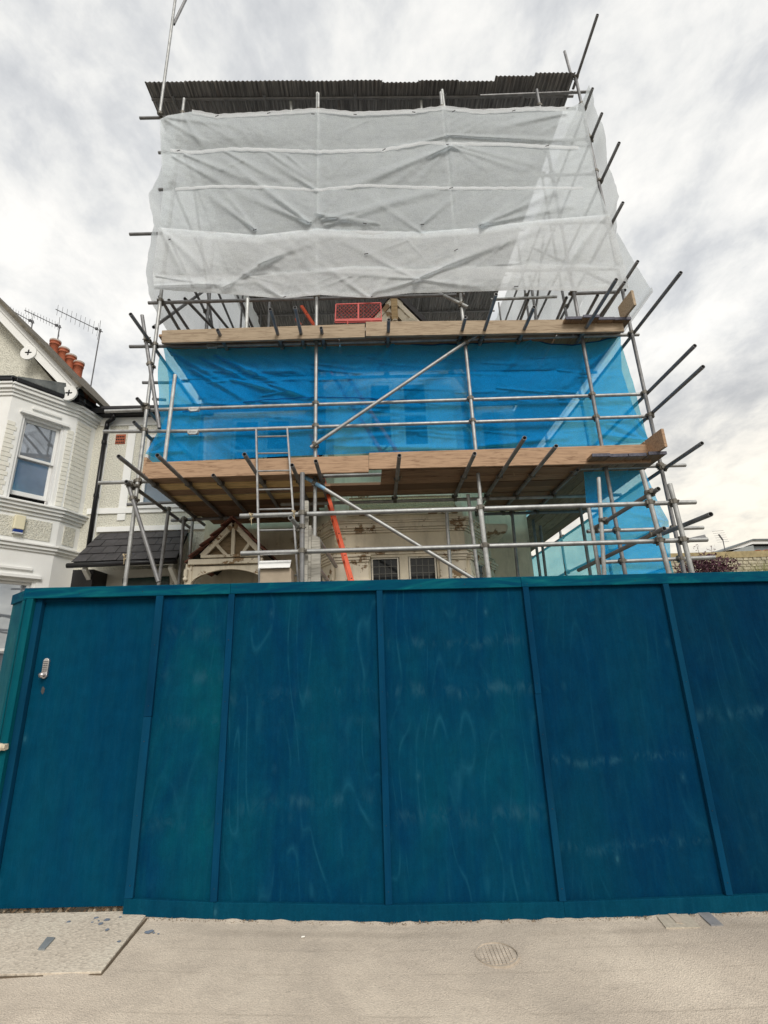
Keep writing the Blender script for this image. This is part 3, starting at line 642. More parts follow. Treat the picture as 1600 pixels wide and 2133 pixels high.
# inner uprights seen under the white sheet
for px in (432, 560, 1118):
    a = P(px, 668, Y=7.2); tube('standard', (a.x, 7.2, 6.1), (a.x, 7.2, 8.4), TUBED)
for (p0, p1, y0, y1) in (((385, 622), (450, 690), 6.0, 7.4), ((430, 628), (480, 690), 6.3, 7.6), ((352, 625), (395, 690), 6.0, 7.0), ((1180, 620), (1150, 690), 6.0, 7.2), ((1100, 625), (1075, 690), 6.4, 7.6), ((1245, 615), (1210, 680), 6.0, 7.0), ((500, 625), (530, 690), 6.4, 7.6)):
    tp('side_brace', p0, p1, y0, y1, m=TUBED, reg=False)
# couplers wherever two tubes pass within a clip's reach
def halfclip(mb, c, ax, to):
    ax = ax.normalized(); to = (to-ax*to.dot(ax))
    to = to.normalized() if to.length > 1e-4 else ax.orthogonal().normalized()
    sd_ = ax.cross(to); n = 10; R1 = .031; hh = .024
    vs_ = [c+ax*s*hh+(to*math.cos(k*2*math.pi/n)+sd_*math.sin(k*2*math.pi/n))*R1 for s in (-1, 1) for k in range(n)]
    mb.add(vs_, [(k, (k+1) % n, n+(k+1) % n, n+k) for k in range(n)]+[tuple(range(n)), tuple(range(2*n-1, n-1, -1))])
    e = c+sd_*.036; mb.bar(e-to*.012, e+to*.022, .02, .03, ax); mb.cyl(e-to*.03, e+to*.035, .0065, n=6); mb.cyl(e+to*.018, e+to*.03, .012, n=6)
    e = c-sd_*.034; mb.bar(e-to*.012, e+to*.014, .014, .034, ax)
ncl = 0; seen = []
for i in range(len(TB)):
    for j in range(i+1, len(TB)):
        a, b = TB[i]; c, d = TB[j]; u = b-a; v = d-c; w = a-c
        A, B, C, D, E = u.dot(u), u.dot(v), v.dot(v), u.dot(w), v.dot(w); den = A*C-B*B
        if den < .05*A*C: continue
        s_ = (B*E-C*D)/den; t_ = (A*E-B*D)/den
        if not (-.02 < s_ < 1.02 and -.02 < t_ < 1.02): continue
        p = a+u*s_; q = c+v*t_
        if not .02 < (p-q).length < .085: continue
        mid = (p+q)/2
        if mid.y > 7.9 and mid.x < 3.5: continue
        if any((mid-z_).length < .05 for z_ in seen): continue
        seen.append(mid); ncl += 1
        if ncl > 290: continue
        mb = MB(); halfclip(mb, p, u, q-p); halfclip(mb, q, v, p-q); mb.build('coupler', CLIP, SF)
# sleeve couplers on the long ledgers
for px, py in ((403, 900), (405, 852), (442, 720), (1195, 977)):
    c = P(px, py, Y=LY-.01); MB().cyl(c-Vector((.07, 0, .002)), c+Vector((.07, 0, -.002)), .031, n=10).box(c+Vector((-.06, -.036, -.038)), c+Vector((-.045, .02, .0))).box(c+Vector((.045, -.036, -.038)), c+Vector((.06, .02, .0))).box(c+Vector((-.045, -.03, -.044)), c+Vector((.045, .0, -.02))).build('sleeve', TUBEL, SF)
# boards
def board(name, a, b, m, ext=(0, .219, 0), th=.038):
    """plank from a to b, width vector ext, thickness in z"""
    a = Vector(a); b = Vector(b); e = Vector(ext); t = Vector((0, 0, th))
    return MB().hexa([a, b, b+t, a+t], [a+e, b+e, b+e+t, a+e+t]).build(name, m, SF, bevel=.003)
rr = random.Random(5)
def deck(z, rows, m2):
    for (y, segs) in rows:
        for x0, x1, m in segs: board('scaffold_board', (x0+rr.uniform(-.01, .01), y+rr.uniform(-.003, .003), z+rr.uniform(0, .010)), (x1-.006, y+rr.uniform(-.005, .005), z+rr.uniform(0, .010)), m)
y0 = 5.66; z1 = 3.982
rows = []
for i in range(9):
    y = y0+i*.2365; segs = []
    if i < 2: segs = [(-2.84, -.66, BOARDY if i == 1 else BOARD), (.12 if i == 1 else .12, 2.70, BOARD)]
    elif i < 4: segs = [(-2.80, -.55, BOARDY if i == 3 else BOARD), (-.55, 2.70, BOARD)]
    else:
        segs = [(-2.84+.05*(i-4), -.62-.1*(i-4), BOARD)]
        if i < 8: segs.append((1.75, 2.70, BOARD))
    rows.append((y, segs))
deck(z1, rows, None)
rows = []
for i in range(9):
    y = y0+i*.2365; rows.append((y, [(-2.85, -.4, BOARD), (-.4, 2.68, BOARD)] if i < 4 else [(-2.85, -.75, BOARD), (1.7, 2.68, BOARD)]))
deck(6.048, rows, None)
for z in (3.982, 6.048):       # right return, boards running back
    for i in range(4):
        x = 2.71+i*.232; yf = 5.42+rr.uniform(-.04, .04)+(.0 if z < 5 else .08)
        for ya, yb in ((yf, 8.9), (8.91, 12.0)): board('scaffold_board', (x, ya, z+.042), (x, yb, z+.042), BOARDR, (.222, 0, 0))
        MB().box((x-.001, yf-.002, z+.041), (x+.223, yf+.012, z+.081)).build('end_band', BANDM, SF)
def toe(p, Y, m):   # quad of pixels: bottom-left, bottom-right, top-right, top-left
    q = [P(a, b, Y=Y) for a, b in p]; MB().hexa(q, [v+Vector((0, .036, 0)) for v in q]).build('toe_board', m, SF, bevel=.003)
toe([(302, 997), (768, 983), (768, 948), (303, 963)], 5.60, TOE); toe([(768, 977), (1357, 963), (1356, 925), (769, 943)], 5.595, TOE)
toe([(336, 714), (760, 702), (760, 674), (337, 688)], 5.61, TOE2); toe([(762, 700), (1301, 690), (1296, 664), (762, 670)], 5.605, TOE2)
def toe_side(p, m):
    q = p; nrm = (q[1]-q[0]).cross(q[3]-q[0]).normalized()*.036; MB().hexa(q, [v+nrm for v in q]).build('toe_board', m, SF, bevel=.003)
xr = P(1356, 963, Y=5.59).x+.03
toe_side([Vector((xr, 5.62, 4.06)), Vector((xr+.02, 5.28, 4.06)), Vector((xr+.02, 5.28, 4.30)), Vector((xr, 5.62, 4.30))], TOE)
toe_side([Vector((xr, 9.5, 4.07)), Vector((xr, 5.64, 4.07)), Vector((xr, 5.64, 4.30)), Vector((xr, 9.5, 4.30))], TOE)
xr2 = P(1301, 690, Y=5.6).x+.03
toe_side([Vector((xr2, 5.63, 6.13)), Vector((xr2+.02, 5.30, 6.13)), Vector((xr2+.02, 5.30, 6.37)), Vector((xr2, 5.63, 6.37))], TOE2)
xl = P(300, 997, Y=5.6).x-.03
toe_side([Vector((xl, 5.6, 4.02)), Vector((xl, 7.6, 4.02)), Vector((xl, 7.6, 4.24)), Vector((xl, 5.6, 4.24))], TOE)
# rope ties
ROPE = plain('rope', (.42, .34, .22), .3, .9, 40)
for px, py, yy in ((438, 992, 5.82), (612, 1070, 4.76), (523, 1076, 4.76), (833, 984, 5.82), (1065, 978, 5.82), (260, 1160, 5.78)):
    c = P(px, py, Y=yy); mb = MB(); n = 12
    pts = [c+Vector((.018*math.sin(t*2.1), .035*math.cos(t)*1., .035*math.sin(t))) for t in [i*2*math.pi/n*2 for i in range(n+1)]]
    mb.path(pts, .006, 6); mb.cyl(c+Vector((.01, -.03, -.03)), c+Vector((.02, -.04, -.10)), .005, .003, 6); mb.build('rope_tie', ROPE, SF)

# ------------------------------------------------------------------ temporary corrugated roof
PURL = 6.10
RF = thing('corrugated_roof', 'temporary corrugated iron roof on tubes above the white sheeting', 'roof', (.3, 8, 11.4))
def corr_sheet(x0, x1, ya, yb, za, zb):
    n = int((x1-x0)/.0095); v = []; f = []
    for th in (0, .004):
        for j in range(5):
            t = j/4
            for i in range(n+1):
                x = x0+(x1-x0)*i/n; v.append((x, ya+(yb-ya)*t, za+(zb-za)*t+.013*math.sin(x*2*math.pi/.076)+th))
    m_ = (n+1)*5
    for j in range(4):
        for i in range(n):
            a = j*(n+1)+i; f += [(a, a+1, a+n+2, a+n+1), (m_+a, m_+a+n+1, m_+a+n+2, m_+a+1)]
    for i in range(n): f.append((i, m_+i, m_+i+1, i+1))
    return put('corrugated_sheet', mesh('corrugated_sheet', v, f, True), RF, CORR)
def zroof(y): return 11.40+(y-5.9)*.055
x = -3.72; i = 0
while x < 3.6:
    w = .66+.03*rr.random(); x2 = min(x+w+.05, 3.86)
    fy = 5.88-.05*(rr.random())-(.06 if x > 2.6 else 0)-(.05 if x > 1.9 else 0)
    for ya, yb in ((fy, 8.3), (8.15, 10.9), (10.75, 13.4)):
        dz = .012*(i % 2)
        xs = -.25*(ya-5.9)/6*0
        corr_sheet(x, x2, ya, yb, zroof(ya)+dz, zroof(yb)+dz)
    x += w; i += 1
for y in (PURL, 7.6, 9.1, 10.6, 12.1, 13.1): tube('purlin', (-3.7, y, zroof(y)-.045), (3.84, y, zroof(y)-.045), TUBED, parent=RF, reg=False)
for x in (-3.3, -1.7, -.1, 1.5, 2.9, 3.7): tube('rafter', (x, 6.0, zroof(6)-.10), (x, 13.3, zroof(13.3)-.10), TUBED, parent=RF, reg=False)

# ------------------------------------------------------------------ netting
def interp(poly, t):
    L_ = [0]
    for a, b in zip(poly, poly[1:]): L_.append(L_[-1]+abs(b[0]-a[0])+.3*abs(b[1]-a[1]))
    s = t*L_[-1]
    for i in range(len(poly)-1):
        if s <= L_[i+1]+1e-9:
            k_ = (s-L_[i])/max(1e-9, L_[i+1]-L_[i]); return (poly[i][0]+(poly[i+1][0]-poly[i][0])*k_, poly[i][1]+(poly[i+1][1]-poly[i][1])*k_)
    return poly[-1]
def resx(poly, x0, x1, t):   # sample polyline by x
    x = x0+(x1-x0)*t
    for a, b in zip(poly, poly[1:]):
        if x <= b[0] or b is poly[-1]:
            k_ = (x-a[0])/max(1e-6, b[0]-a[0]); k_ = max(-.2, min(1.2, k_)); return (x, a[1]+(b[1]-a[1])*k_)
def ridge_fn(ridges):
    def f(x, y):
        s = 0
        for (ax, ay, bx_, by, w, A) in ridges:
            if abs(x-(ax+bx_)/2) > abs(bx_-ax)/2+4*w or abs(y-(ay+by)/2) > abs(by-ay)/2+4*w: continue
            dx, dy = bx_-ax, by-ay; l2 = dx*dx+dy*dy; t = ((x-ax)*dx+(y-ay)*dy)/l2; tt = max(0, min(1, t)); d = math.hypot(x-ax-dx*tt, y-ay-dy*tt)
            ww = w*(.45+.9*tt); g = math.exp(-(d/ww)**2)
            side = ((x-ax)*dy-(y-ay)*dx)/math.sqrt(l2)
            s += A*(1-.55*tt)*(g*(1+.6*side/ww))
        return s
    return f
def sheet(name, rows, Y, ridges, nu, nv, mat, bulge, parent, ylean=0, smooth=True, wrk=1.0):
    rf = ridge_fn(ridges); v = []; f = []
    tot = []
    for r in range(len(rows)-1):
        for j in range(nv if r < len(rows)-2 else nv+1):
            t = j/nv; tot.append((r, t))
    for (r, t) in tot:
        A, B = rows[r], rows[r+1]
        for i in range(nu+1):
            u = i/nu
            a = resx(A, A[0][0], A[-1][0], u); b = resx(B, B[0][0], B[-1][0], u)
            px = a[0]+(b[0]-a[0])*t; py = a[1]+(b[1]-a[1])*t
            dsp = bulge*math.sin(math.pi*t)*(.6+.4*math.sin(u*9+r*2))+rf(px, py)
            dsp += .010*mnoise.noise(Vector((px*.018, py*.03, r)))+.004*mnoise.noise(Vector((px*.07, py*.12, 5)))
            for (sx_, fq, am) in ((1 if px < 690 else -1, .055, .010), (.45 if px < 690 else -.45, .12, .005)):
                q1 = (px*sx_-py*1.1)*fq; q2 = (px*sx_+py)*.006
                dsp += wrk*am*(1-2*abs(mnoise.noise(Vector((q1*.55, q2, r*3.1+sx_)))))*(.4+mnoise.noise(Vector((px*.006, py*.01, 7+r))))
            v.append(P(px, py, Y=Y+ylean*(r+t)/(len(rows)-1)-dsp))
    for j in range(len(tot)-1):
        for i in range(nu):
            a = j*(nu+1)+i; f.append((a, a+nu+1, a+nu+2, a+1))
    return put(name, mesh(name, v, f, smooth), parent, mat)
def strip(name, poly, Y, hw, mat, parent, n=200, ridges=()):
    rf = ridge_fn(ridges); v = []; f = []; x0, x1 = poly[0][0], poly[-1][0]
    for i in range(n+1):
        p = resx(poly, x0, x1, i/n); d = rf(p[0], p[1])
        wv = .5*math.sin(i*.75)+1.0*mnoise.noise(Vector((i*.21, 3, poly[0][1])))
        for k_, dd in ((-1, .0), (-.3, .003), (.4, .003), (1, .0)):
            v.append(P(p[0], p[1]+wv+hw*k_, Y=Y-.012-dd-d))
    for i in range(n):
        for k_ in range(3): a = i*4+k_; f.append((a, a+1, a+5, a+4))
    return put(name, mesh(name, v, f, True), parent, mat)
TOPR = [(333, 248), (350, 240), (400, 232), (450, 242), (560, 236), (660, 229), (740, 237), (860, 232), (925, 224), (1000, 233), (1110, 226), (1180, 227), (1216, 212)]
B1 = [(335, 318), (400, 318), (480, 310), (560, 312), (662, 316), (800, 312), (890, 296), (935, 300), (1050, 300), (1130, 305), (1232, 306)]
B2_ = [(340, 396), (450, 388), (560, 390), (660, 396), (760, 386), (860, 390), (940, 392), (1246, 391)]
B3 = [(330, 478), (400, 484), (540, 494), (660, 480), (800, 486), (880, 487), (1000, 478), (1130, 462), (1270, 450)]
B4 = [(318, 572), (520, 574), (640, 565), (740, 558), (860, 560), (1000, 556), (1100, 551), (1302, 556)]
BT = [(322, 602), (400, 608), (480, 613), (590, 622), (665, 614), (770, 621), (850, 611), (960, 608), (1100, 604), (1200, 606), (1310, 601)]
RG = [(385, 322, 520, 378, 7, .035), (360, 326, 470, 388, 6, .03), (470, 316, 590, 382, 7, .03), (560, 318, 655, 384, 7, .03), (600, 325, 655, 372, 5, .02),
      (660, 396, 560, 330, 7, .03), (940, 302, 740, 388, 8, .04), (935, 304, 690, 398, 8, .035), (938, 300, 1110, 344, 6, .035), (938, 306, 1090, 356, 6, .03), (935, 300, 1010, 352, 6, .02), (930, 306, 860, 385, 8, .03), (925, 306, 800, 390, 8, .03),
      (645, 462, 470, 330, 6, .03), (640, 460, 560, 398, 7, .045), (642, 463, 500, 400, 7, .04), (531, 477, 430, 398, 7, .04), (531, 478, 470, 400, 6, .03), (645, 466, 720, 400, 7, .02),
      (660, 446, 770, 470, 5, .035), (790, 466, 660, 440, 5, .02), (880, 484, 760, 400, 8, .02), (672, 458, 930, 394, 8, .035), (680, 470, 900, 402, 8, .03), (1005, 468, 1160, 400, 7, .05), (1003, 468, 1120, 396, 7, .03), (1003, 470, 1190, 430, 7, .04), (880, 468, 960, 400, 7, .03),
      (465, 600, 650, 488, 8, .05), (540, 550, 690, 492, 7, .03), (590, 618, 650, 500, 7, .02), (590, 620, 500, 560, 8, .03), (770, 620, 660, 540, 7, .025), (770, 620, 850, 540, 8, .025), (870, 580, 1130, 476, 8, .055), (868, 582, 1040, 500, 8, .035), (870, 582, 720, 500, 8, .03), (870, 580, 650, 560, 7, .03), (870, 582, 760, 612, 6, .03), (870, 582, 1000, 600, 6, .03),
      (335, 480, 390, 590, 8, .04), (340, 482, 430, 570, 8, .03), (325, 575, 480, 600, 5, .03), (322, 596, 520, 590, 5, .035), (1255, 455, 1180, 545, 8, .04), (1255, 458, 1230, 560, 7, .03), (1215, 500, 1165, 590, 7, .03), (345, 250, 430, 300, 7, .03), (345, 245, 480, 262, 6, .03), (380, 240, 420, 305, 6, .02), (1175, 232, 1080, 250, 6, .03), (1180, 236, 1040, 262, 6, .03), (932, 282, 1190, 296, 5, .035), (932, 282, 830, 306, 5, .03),
      (660, 232, 660, 316, 4, .03), (661, 316, 661, 396, 4, .03), (661, 396, 661, 460, 4, .03), (925, 228, 935, 300, 4, .03), (935, 300, 945, 392, 4, .03), (945, 392, 950, 460, 4, .02)]
rr = random.Random(11)
for (x, y, s) in [(rr.uniform(360, 1180), rr.choice((250, 330, 400, 500, 575)), 0) for _ in range(22)]:
    dx = rr.uniform(35, 90)*(1 if x < 660 else -1)*(1 if rr.random() < .8 else -1); RG.append((x, y, x+dx, y+rr.uniform(18, 65), rr.uniform(2.5, 4), rr.uniform(.005, .011)))
NW = thing('white_netting', 'large white debris sheeting with eyelet hems tied across the upper scaffold front', 'netting', (.4, 5.74, 8.5))
sheet('front_sheet', [TOPR, B1, B2_, B3], 5.74, RG, 330, 34, NETW, .05, NW, ylean=-.02)
sheet('front_sheet', [[(a, b-4) for a, b in B3], B4, BT], 5.712, RG, 330, 34, NETW2, .05, NW, ylean=-.02, wrk=1.4)
HW = 4.2
for pl, h in ((TOPR[2:12], 4.6), ([(355, 313)]+B1[1:-1]+[(1205, 308)], 3.6), ([(365, 394)]+B2_[1:-1]+[(1215, 392)], 3.2), ([(332, 478)]+B3[1:-1]+[(1250, 454)], 4.6), ([(340, 487), (400, 492), (540, 503), (660, 488), (800, 494), (900, 492), (1000, 484), (1110, 470)], 3.6), (B4[1:], 3.6), ([(325, 599)]+[(a, b-4) for a, b in BT[1:]], 3.6)):
    strip('hem', pl, 5.725, h, BANDW, NW, 260, RG)
# toggles
mb_t = []
for px, py in [(372, 314), (452, 242), (560, 236), (652, 238), (740, 239), (862, 234), (945, 232), (1070, 231), (800, 312), (933, 302), (1140, 304), (645, 464), (531, 479), (880, 468), (1003, 468), (760, 466), (763, 529), (530, 552), (950, 521), (470, 601), (592, 619), (772, 619), (870, 578), (1075, 597), (940, 392), (352, 500)]:
    c = P(px, py, Y=5.66); a = rr.uniform(-.5, .5)
    MB().cyl(c-Vector((.028*math.cos(a), 0, .028*math.sin(a))), c+Vector((.028*math.cos(a), -.01, .028*math.sin(a))), .006, n=7).build('toggle', plain('toggle', (.10, .10, .11), .2) if 'toggle' not in bpy.data.materials else bpy.data.materials['toggle'], NW)
def side_sheet(name, rows3, nu, nv, mat, parent, amp, fr_, seed=0, nrm=Vector((1, 0, 0)), hemrow=None):
    v = []; f = []
    def at(row, u):
        s = u*(len(row)-1); i = min(int(s), len(row)-2); return Vector(row[i]).lerp(Vector(row[i+1]), s-i)
    m = 0
    for r in range(len(rows3)-1):
        for j in range(nv if r < len(rows3)-2 else nv+1):
            t = j/nv
            for i in range(nu+1):
                u = i/nu; p = at(rows3[r], u).lerp(at(rows3[r+1], u), t)
                p += nrm*(amp*mnoise.noise(Vector((p.y*fr_, p.z*fr_*.8+p.x, seed)))+amp*.35*mnoise.noise(Vector((p.y*fr_*4+p.z*fr_*1.5, p.z*fr_*1.3, seed+3)))+amp*.15*mnoise.noise(Vector((p.y*fr_*9, p.z*fr_*7, seed+5))))
                v.append(p)
            m += 1
    for j in range(m-1):
        for i in range(nu): a = j*(nu+1)+i; f.append((a, a+nu+1, a+nu+2, a+1))
    return put(name, mesh(name, v, f, True), parent, mat)
# right side white sheet, with the loose corner blowing out at the bottom
XR = 3.88
NR = thing('white_netting', 'white debris sheeting on the right side of the scaffold with its loose corner blowing out', 'netting', (XR, 6, 8.5))
side_sheet('side_sheet', [[(XR, 5.70, 11.0), (XR, 8.5, 11.3), (XR, 12.5, 11.5)], [(XR+.06, 5.66, 10.0), (XR+.06, 8.5, 10.2), (XR, 12.5, 10.3)], [(XR+.02, 5.74, 9.2), (XR, 8.5, 9.2), (XR, 12.5, 9.2)], [(XR+.12, 5.70, 8.5), (XR+.06, 8.5, 8.3), (XR, 12.5, 8.3)], [(XR+.0, 5.80, 7.9), (XR, 8.5, 7.6), (XR, 12.5, 7.4)]], 60, 14, NETW, NR, .10, 1.3, 1)
c1 = P(1358, 603, Y=5.92)
side_sheet('loose_corner', [[(XR+.0, 5.80, 7.9), (XR, 8.5, 7.6), (XR, 12.5, 7.4)], [(XR+.14, 5.80, 7.35), (XR+.05, 8.4, 7.0), (XR, 12.5, 6.8)], [(c1.x, 5.92, c1.z-.02), (XR+.1, 7.9, 6.45), (XR, 12.5, 6.25)]], 60, 16, NETW, NR, .05, 1.1, 4)
e = Vector((c1.x, 5.92, c1.z-.02)); f_ = Vector((XR+.1, 7.9, 6.45)).lerp(e, .0)
mb = MB(); pts = [e.lerp(f_, t)+Vector((0, 0, -.02)) for t in (0, .2, .4, .6, .8, 1)]
vs_ = []; fs = []
for i, p in enumerate(pts): vs_ += [p+Vector((.01, 0, .09)), p+Vector((.012, 0, 0))]
for i in range(len(pts)-1): fs.append((2*i, 2*i+1, 2*i+3, 2*i+2))
mb.add(vs_, fs).build('hem', BANDW, NR)
# bundled, tied-in twists down the front right edge of the sheet
XL = -3.10
NL = thing('white_netting', 'crumpled white debris sheeting on the left side of the scaffold', 'netting', (XL, 6, 8.5))
side_sheet('side_sheet', [[(XL, 5.80, 10.5), (XL, 8.5, 10.8), (XL, 12., 11.2)], [(XL-.16, 5.78, 9.9), (XL-.1, 8.5, 10.0), (XL, 12, 10.2)], [(XL-.05, 5.74, 9.35), (XL-.05, 8.5, 9.4), (XL, 12, 9.4)], [(XL-.20, 5.74, 8.72), (XL-.1, 8.5, 8.8), (XL, 12, 8.8)], [(XL-.05, 5.70, 8.0), (XL, 8.5, 7.9), (XL, 12, 7.9)], [(XL-.08, 5.70, 7.12), (XL, 8.5, 7.0), (XL, 12, 6.9)], [(XL-.02, 5.75, 6.85), (XL, 8.5, 6.4), (XL, 12, 6.4)]], 60, 12, NETW, NL, .07, 1.9, 8)
BKN = thing('white_netting', 'white debris sheeting closing the back of the scaffold, seen under the front sheet', 'netting', (.4, 13.2, 8.5))
side_sheet('back_sheet', [[(XL, 12.9, 11.6), (.4, 13.0, 11.6), (XR, 12.9, 11.6)], [(XL, 12.9, 6.0), (.4, 13.1, 6.0), (XR, 12.9, 6.0)]], 50, 40, NETW, BKN, .06, 1.2, 3, Vector((0, 1, 0)))
# blue net, front
BTOP = [(340, 722), (460, 724), (560, 723), (660, 718), (760, 714), (820, 711), (880, 719), (960, 716), (1040, 713), (1105, 706), (1140, 716), (1190, 719), (1240, 712), (1293, 700)]
BM1 = [(352, 790), (470, 788), (660, 782), (960, 774), (1295, 770)]
BM2 = [(352, 858), (500, 848), (560, 836), (660, 828), (760, 830), (850, 838), (960, 836), (1250, 832), (1320, 850)]
BB = [(303, 945), (345, 962), (480, 956), (600, 950), (660, 948), (800, 943), (985, 938), (1200, 931), (1354, 921)]
RB = [(345, 725, 470, 800, 9, .05), (345, 728, 420, 830, 8, .04), (420, 745, 560, 815, 7, .04), (450, 740, 620, 820, 7, .05), (400, 770, 520, 840, 6, .03), (480, 790, 640, 830, 6, .03), (560, 800, 650, 830, 5, .03), (305, 945, 360, 900, 7, .05), (305, 945, 380, 940, 6, .04), (303, 948, 345, 870, 7, .04),
      (700, 930, 1000, 935, 6, .03), (680, 915, 900, 900, 5, .02), (1000, 930, 1180, 912, 8, .04), (1292, 702, 1180, 800, 9, .04), (1292, 706, 1240, 830, 8, .03), (1352, 918, 1240, 900, 7, .05), (1352, 918, 1270, 880, 7, .04), (1352, 918, 1310, 850, 7, .04), (820, 712, 760, 800, 8, .02), (1105, 708, 1040, 780, 8, .02), (400, 870, 650, 860, 5, .02)]
RB = [(a, b, c, d, w*.85, A*1.6) for a, b, c, d, w, A in RB]
for _ in range(60):
    x = rr.uniform(370, 1250); y = rr.uniform(730, 930); RB.append((x, y, x+rr.uniform(50, 150), y+rr.uniform(-12, 14), rr.uniform(2.2, 4.2), rr.uniform(.010, .026)))
NB = thing('blue_netting', 'translucent blue debris netting stretched across the first lift of the scaffold front', 'netting', (.3, 5.95, 5))
sheet('front_net', [BTOP, BM1, BM2, BB], 5.95, RB, 300, 40, NETB, .04, NB, wrk=1.8)
strip('hem', BTOP, 5.945, 1.3, HEMB, NB, 160, RB)
strip('hem', [(380, 858), (470, 842), (560, 832), (660, 827), (760, 829), (900, 836)], 5.94, 1.0, HEMB, NB, 120, RB)
side_sheet('side_net', [[(3.72, 5.97, 6.0), (3.72, 8.5, 6.0), (3.7, 12, 6.0)], [(3.74, 5.97, 4.95), (3.78, 8.5, 5.0), (3.7, 12, 5.0)], [(3.80, 5.97, 4.15), (3.74, 8.5, 4.1), (3.7, 12, 4.1)]], 60, 18, NETB, NB, .05, 1.2, 2)
side_sheet('side_net', [[(-2.93, 5.97, 6.0), (-2.9, 7.7, 6.0)], [(-2.86, 5.97, 5.0), (-2.88, 7.7, 5.0)], [(-2.95, 5.97, 4.15), (-2.9, 7.7, 4.15)]], 30, 18, NETB, NB, .05, 1.4, 6)
NB2 = thing('blue_netting', 'translucent blue netting hanging below the deck at the lower right of the scaffold', 'netting', (3.2, 5.95, 3))
sheet('front_net', [[(1216, 982), (1280, 980), (1341, 976)], [(1222, 1060), (1300, 1062), (1360, 1045), (1372, 1048)], [(1240, 1120), (1330, 1115), (1393, 1085)], [(1250, 1215), (1330, 1215), (1400, 1212)]], 5.95, [(1392, 1085, 1300, 1060, 7, .04), (1392, 1085, 1320, 1120, 7, .04), (1392, 1086, 1350, 1010, 6, .03), (1390, 1190, 1290, 1195, 7, .04), (1250, 990, 1240, 1060, 6, .03)], 80, 26, NETB, .03, NB2)
side_sheet('side_net', [[(3.66, 5.97, 3.93), (3.70, 8.5, 3.93), (3.7, 12, 3.93)], [(3.74, 5.97, 2.9), (3.76, 8.5, 2.9), (3.7, 12, 2.9)], [(3.78, 5.97, 1.6), (3.78, 8.5, 1.6), (3.7, 12, 1.6)]], 60, 18, NETB, NB2, .05, 1.2, 7)

# ------------------------------------------------------------------ ladders, barrier, box
def ladder(name, label, cat, a, b, off, m, n, sw=.07, st=.028, side=None, rw=.014):
    a = Vector(a); b = Vector(b); off = Vector(off); t = thing(name, label, cat, a); d = (b-a).normalized(); nn = d.cross(off).normalized()
    for o_ in (Vector((0, 0, 0)), off):
        s = MB().bar(a+o_, b+o_, st, sw, nn).build('stile', m, t, bevel=.003)
        mb = MB()
        for i in range(n):
            p = a+(b-a)*((i+.5)/n)+o_; mb.cyl(p-off.normalized()*(st/2+.001), p-off.normalized()*(st/2-.004), .012, n=10)
        mb.build('rung_hole', DARK, s)
    for i in range(n):
        p = a+(b-a)*((i+.5)/n); MB().cyl(p, p+off, rw, n=8).build('rung', m if m is not ORANGE else ALU, t)
    return t
lo = P(733, 1208, Y=5.9); hi = P(674, 997, Y=6.42); dd = (hi-lo).normalized(); off = Vector((-.028, .33, 0))
ladder('orange_ladder', 'bright orange ladder standing edge-on below the first deck', 'ladder', lo-dd*2.2, hi+dd*.9, off, ORANGE, 14, .05, .028)
lo = P(829, 944, Y=6.25); hi = P(633, 645, Y=6.5)
ladder('red_ladder', 'red ladder leaning behind the blue netting up to the second deck', 'ladder', lo, hi+(hi-lo)*.03, (-.13, .30, 0), ORANGE, 8, .05, .03)
lo = P(541, 1214, Y=5.05); hi = P(534, 893, Y=5.70); lo2 = P(616, 1212, Y=5.05); dd = (hi-lo).normalized()
ladder('aluminium_ladder', 'narrow aluminium ladder leaning on the scaffold left of the middle standard', 'ladder', lo-dd*1.5, hi, (lo2-lo).normalized()*.40, ALU, 13, .05, .021, rw=.011)
BR_ = thing('mesh_gate', 'red expanded-mesh gate standing on the second deck under the white sheet', 'gate', P(746, 672, Y=5.75))
q = [P(698, 672, Y=5.72), P(795, 670, Y=5.72), P(793, 631, Y=5.72), P(700, 634, Y=5.72)]
mb = MB()
for a, b in zip(q, q[1:]+q[:1]): mb.bar(a, b, .014, .014)
m0 = (q[0]+q[1])/2; m1 = (q[2]+q[3])/2; mb.bar(m0, m1, .022, .022); mb.bar(q[0]+Vector((0, -.01, .03)), q[1]+Vector((0, -.01, .03)), .014, .04); mb.build('frame', REDPL, BR_)
mb = MB(); U = q[1]-q[0]; V = q[3]-q[0]; nd = 12
for i in range(-6, nd+1):
    for s in (1, -1):
        pts = []
        u0 = i/nd; u1 = u0+.42
        if s < 0: a_, b_ = (u0, 1), (u1, 0)
        else: a_, b_ = (u0, 0), (u1, 1)
        def cl(A, B):
            (xa, ya), (xb, yb) = A, B; t0, t1 = 0, 1
            if xa < 0: t0 = -xa/(xb-xa)
            if xb > 1: t1 = (1-xa)/(xb-xa)
            if t0 >= t1: return None
            return (xa+(xb-xa)*t0, ya+(yb-ya)*t0), (xa+(xb-xa)*t1, ya+(yb-ya)*t1)
        r_ = cl(a_, b_)
        if r_: mb.cyl(q[0]+U*r_[0][0]+V*r_[0][1], q[0]+U*r_[1][0]+V*r_[1][1], .0026, n=5)
mg = mb.build('mesh', REDPL, BR_)
for t in (.27, .78): MB().cyl(q[0]+U*t+Vector((0, -.02, .0)), q[0]+U*t+Vector((0, -.02, -.05)), .009, n=8).build('foot', REDPL, BR_)
BX = thing('site_box', 'white lidded service box behind the hoarding beside the aluminium ladder', 'box', P(573, 1210, Y=4.75))
q = [P(541, 1240, Y=4.78), P(608, 1240, Y=4.78), P(606, 1183, Y=4.78), P(542, 1184, Y=4.78)]
MB().hexa(q, [v+Vector((0, .22, 0)) for v in q]).build('cabinet', plain('buff cabinet', (.40, .33, .25), .12, .7), BX, bevel=.004)
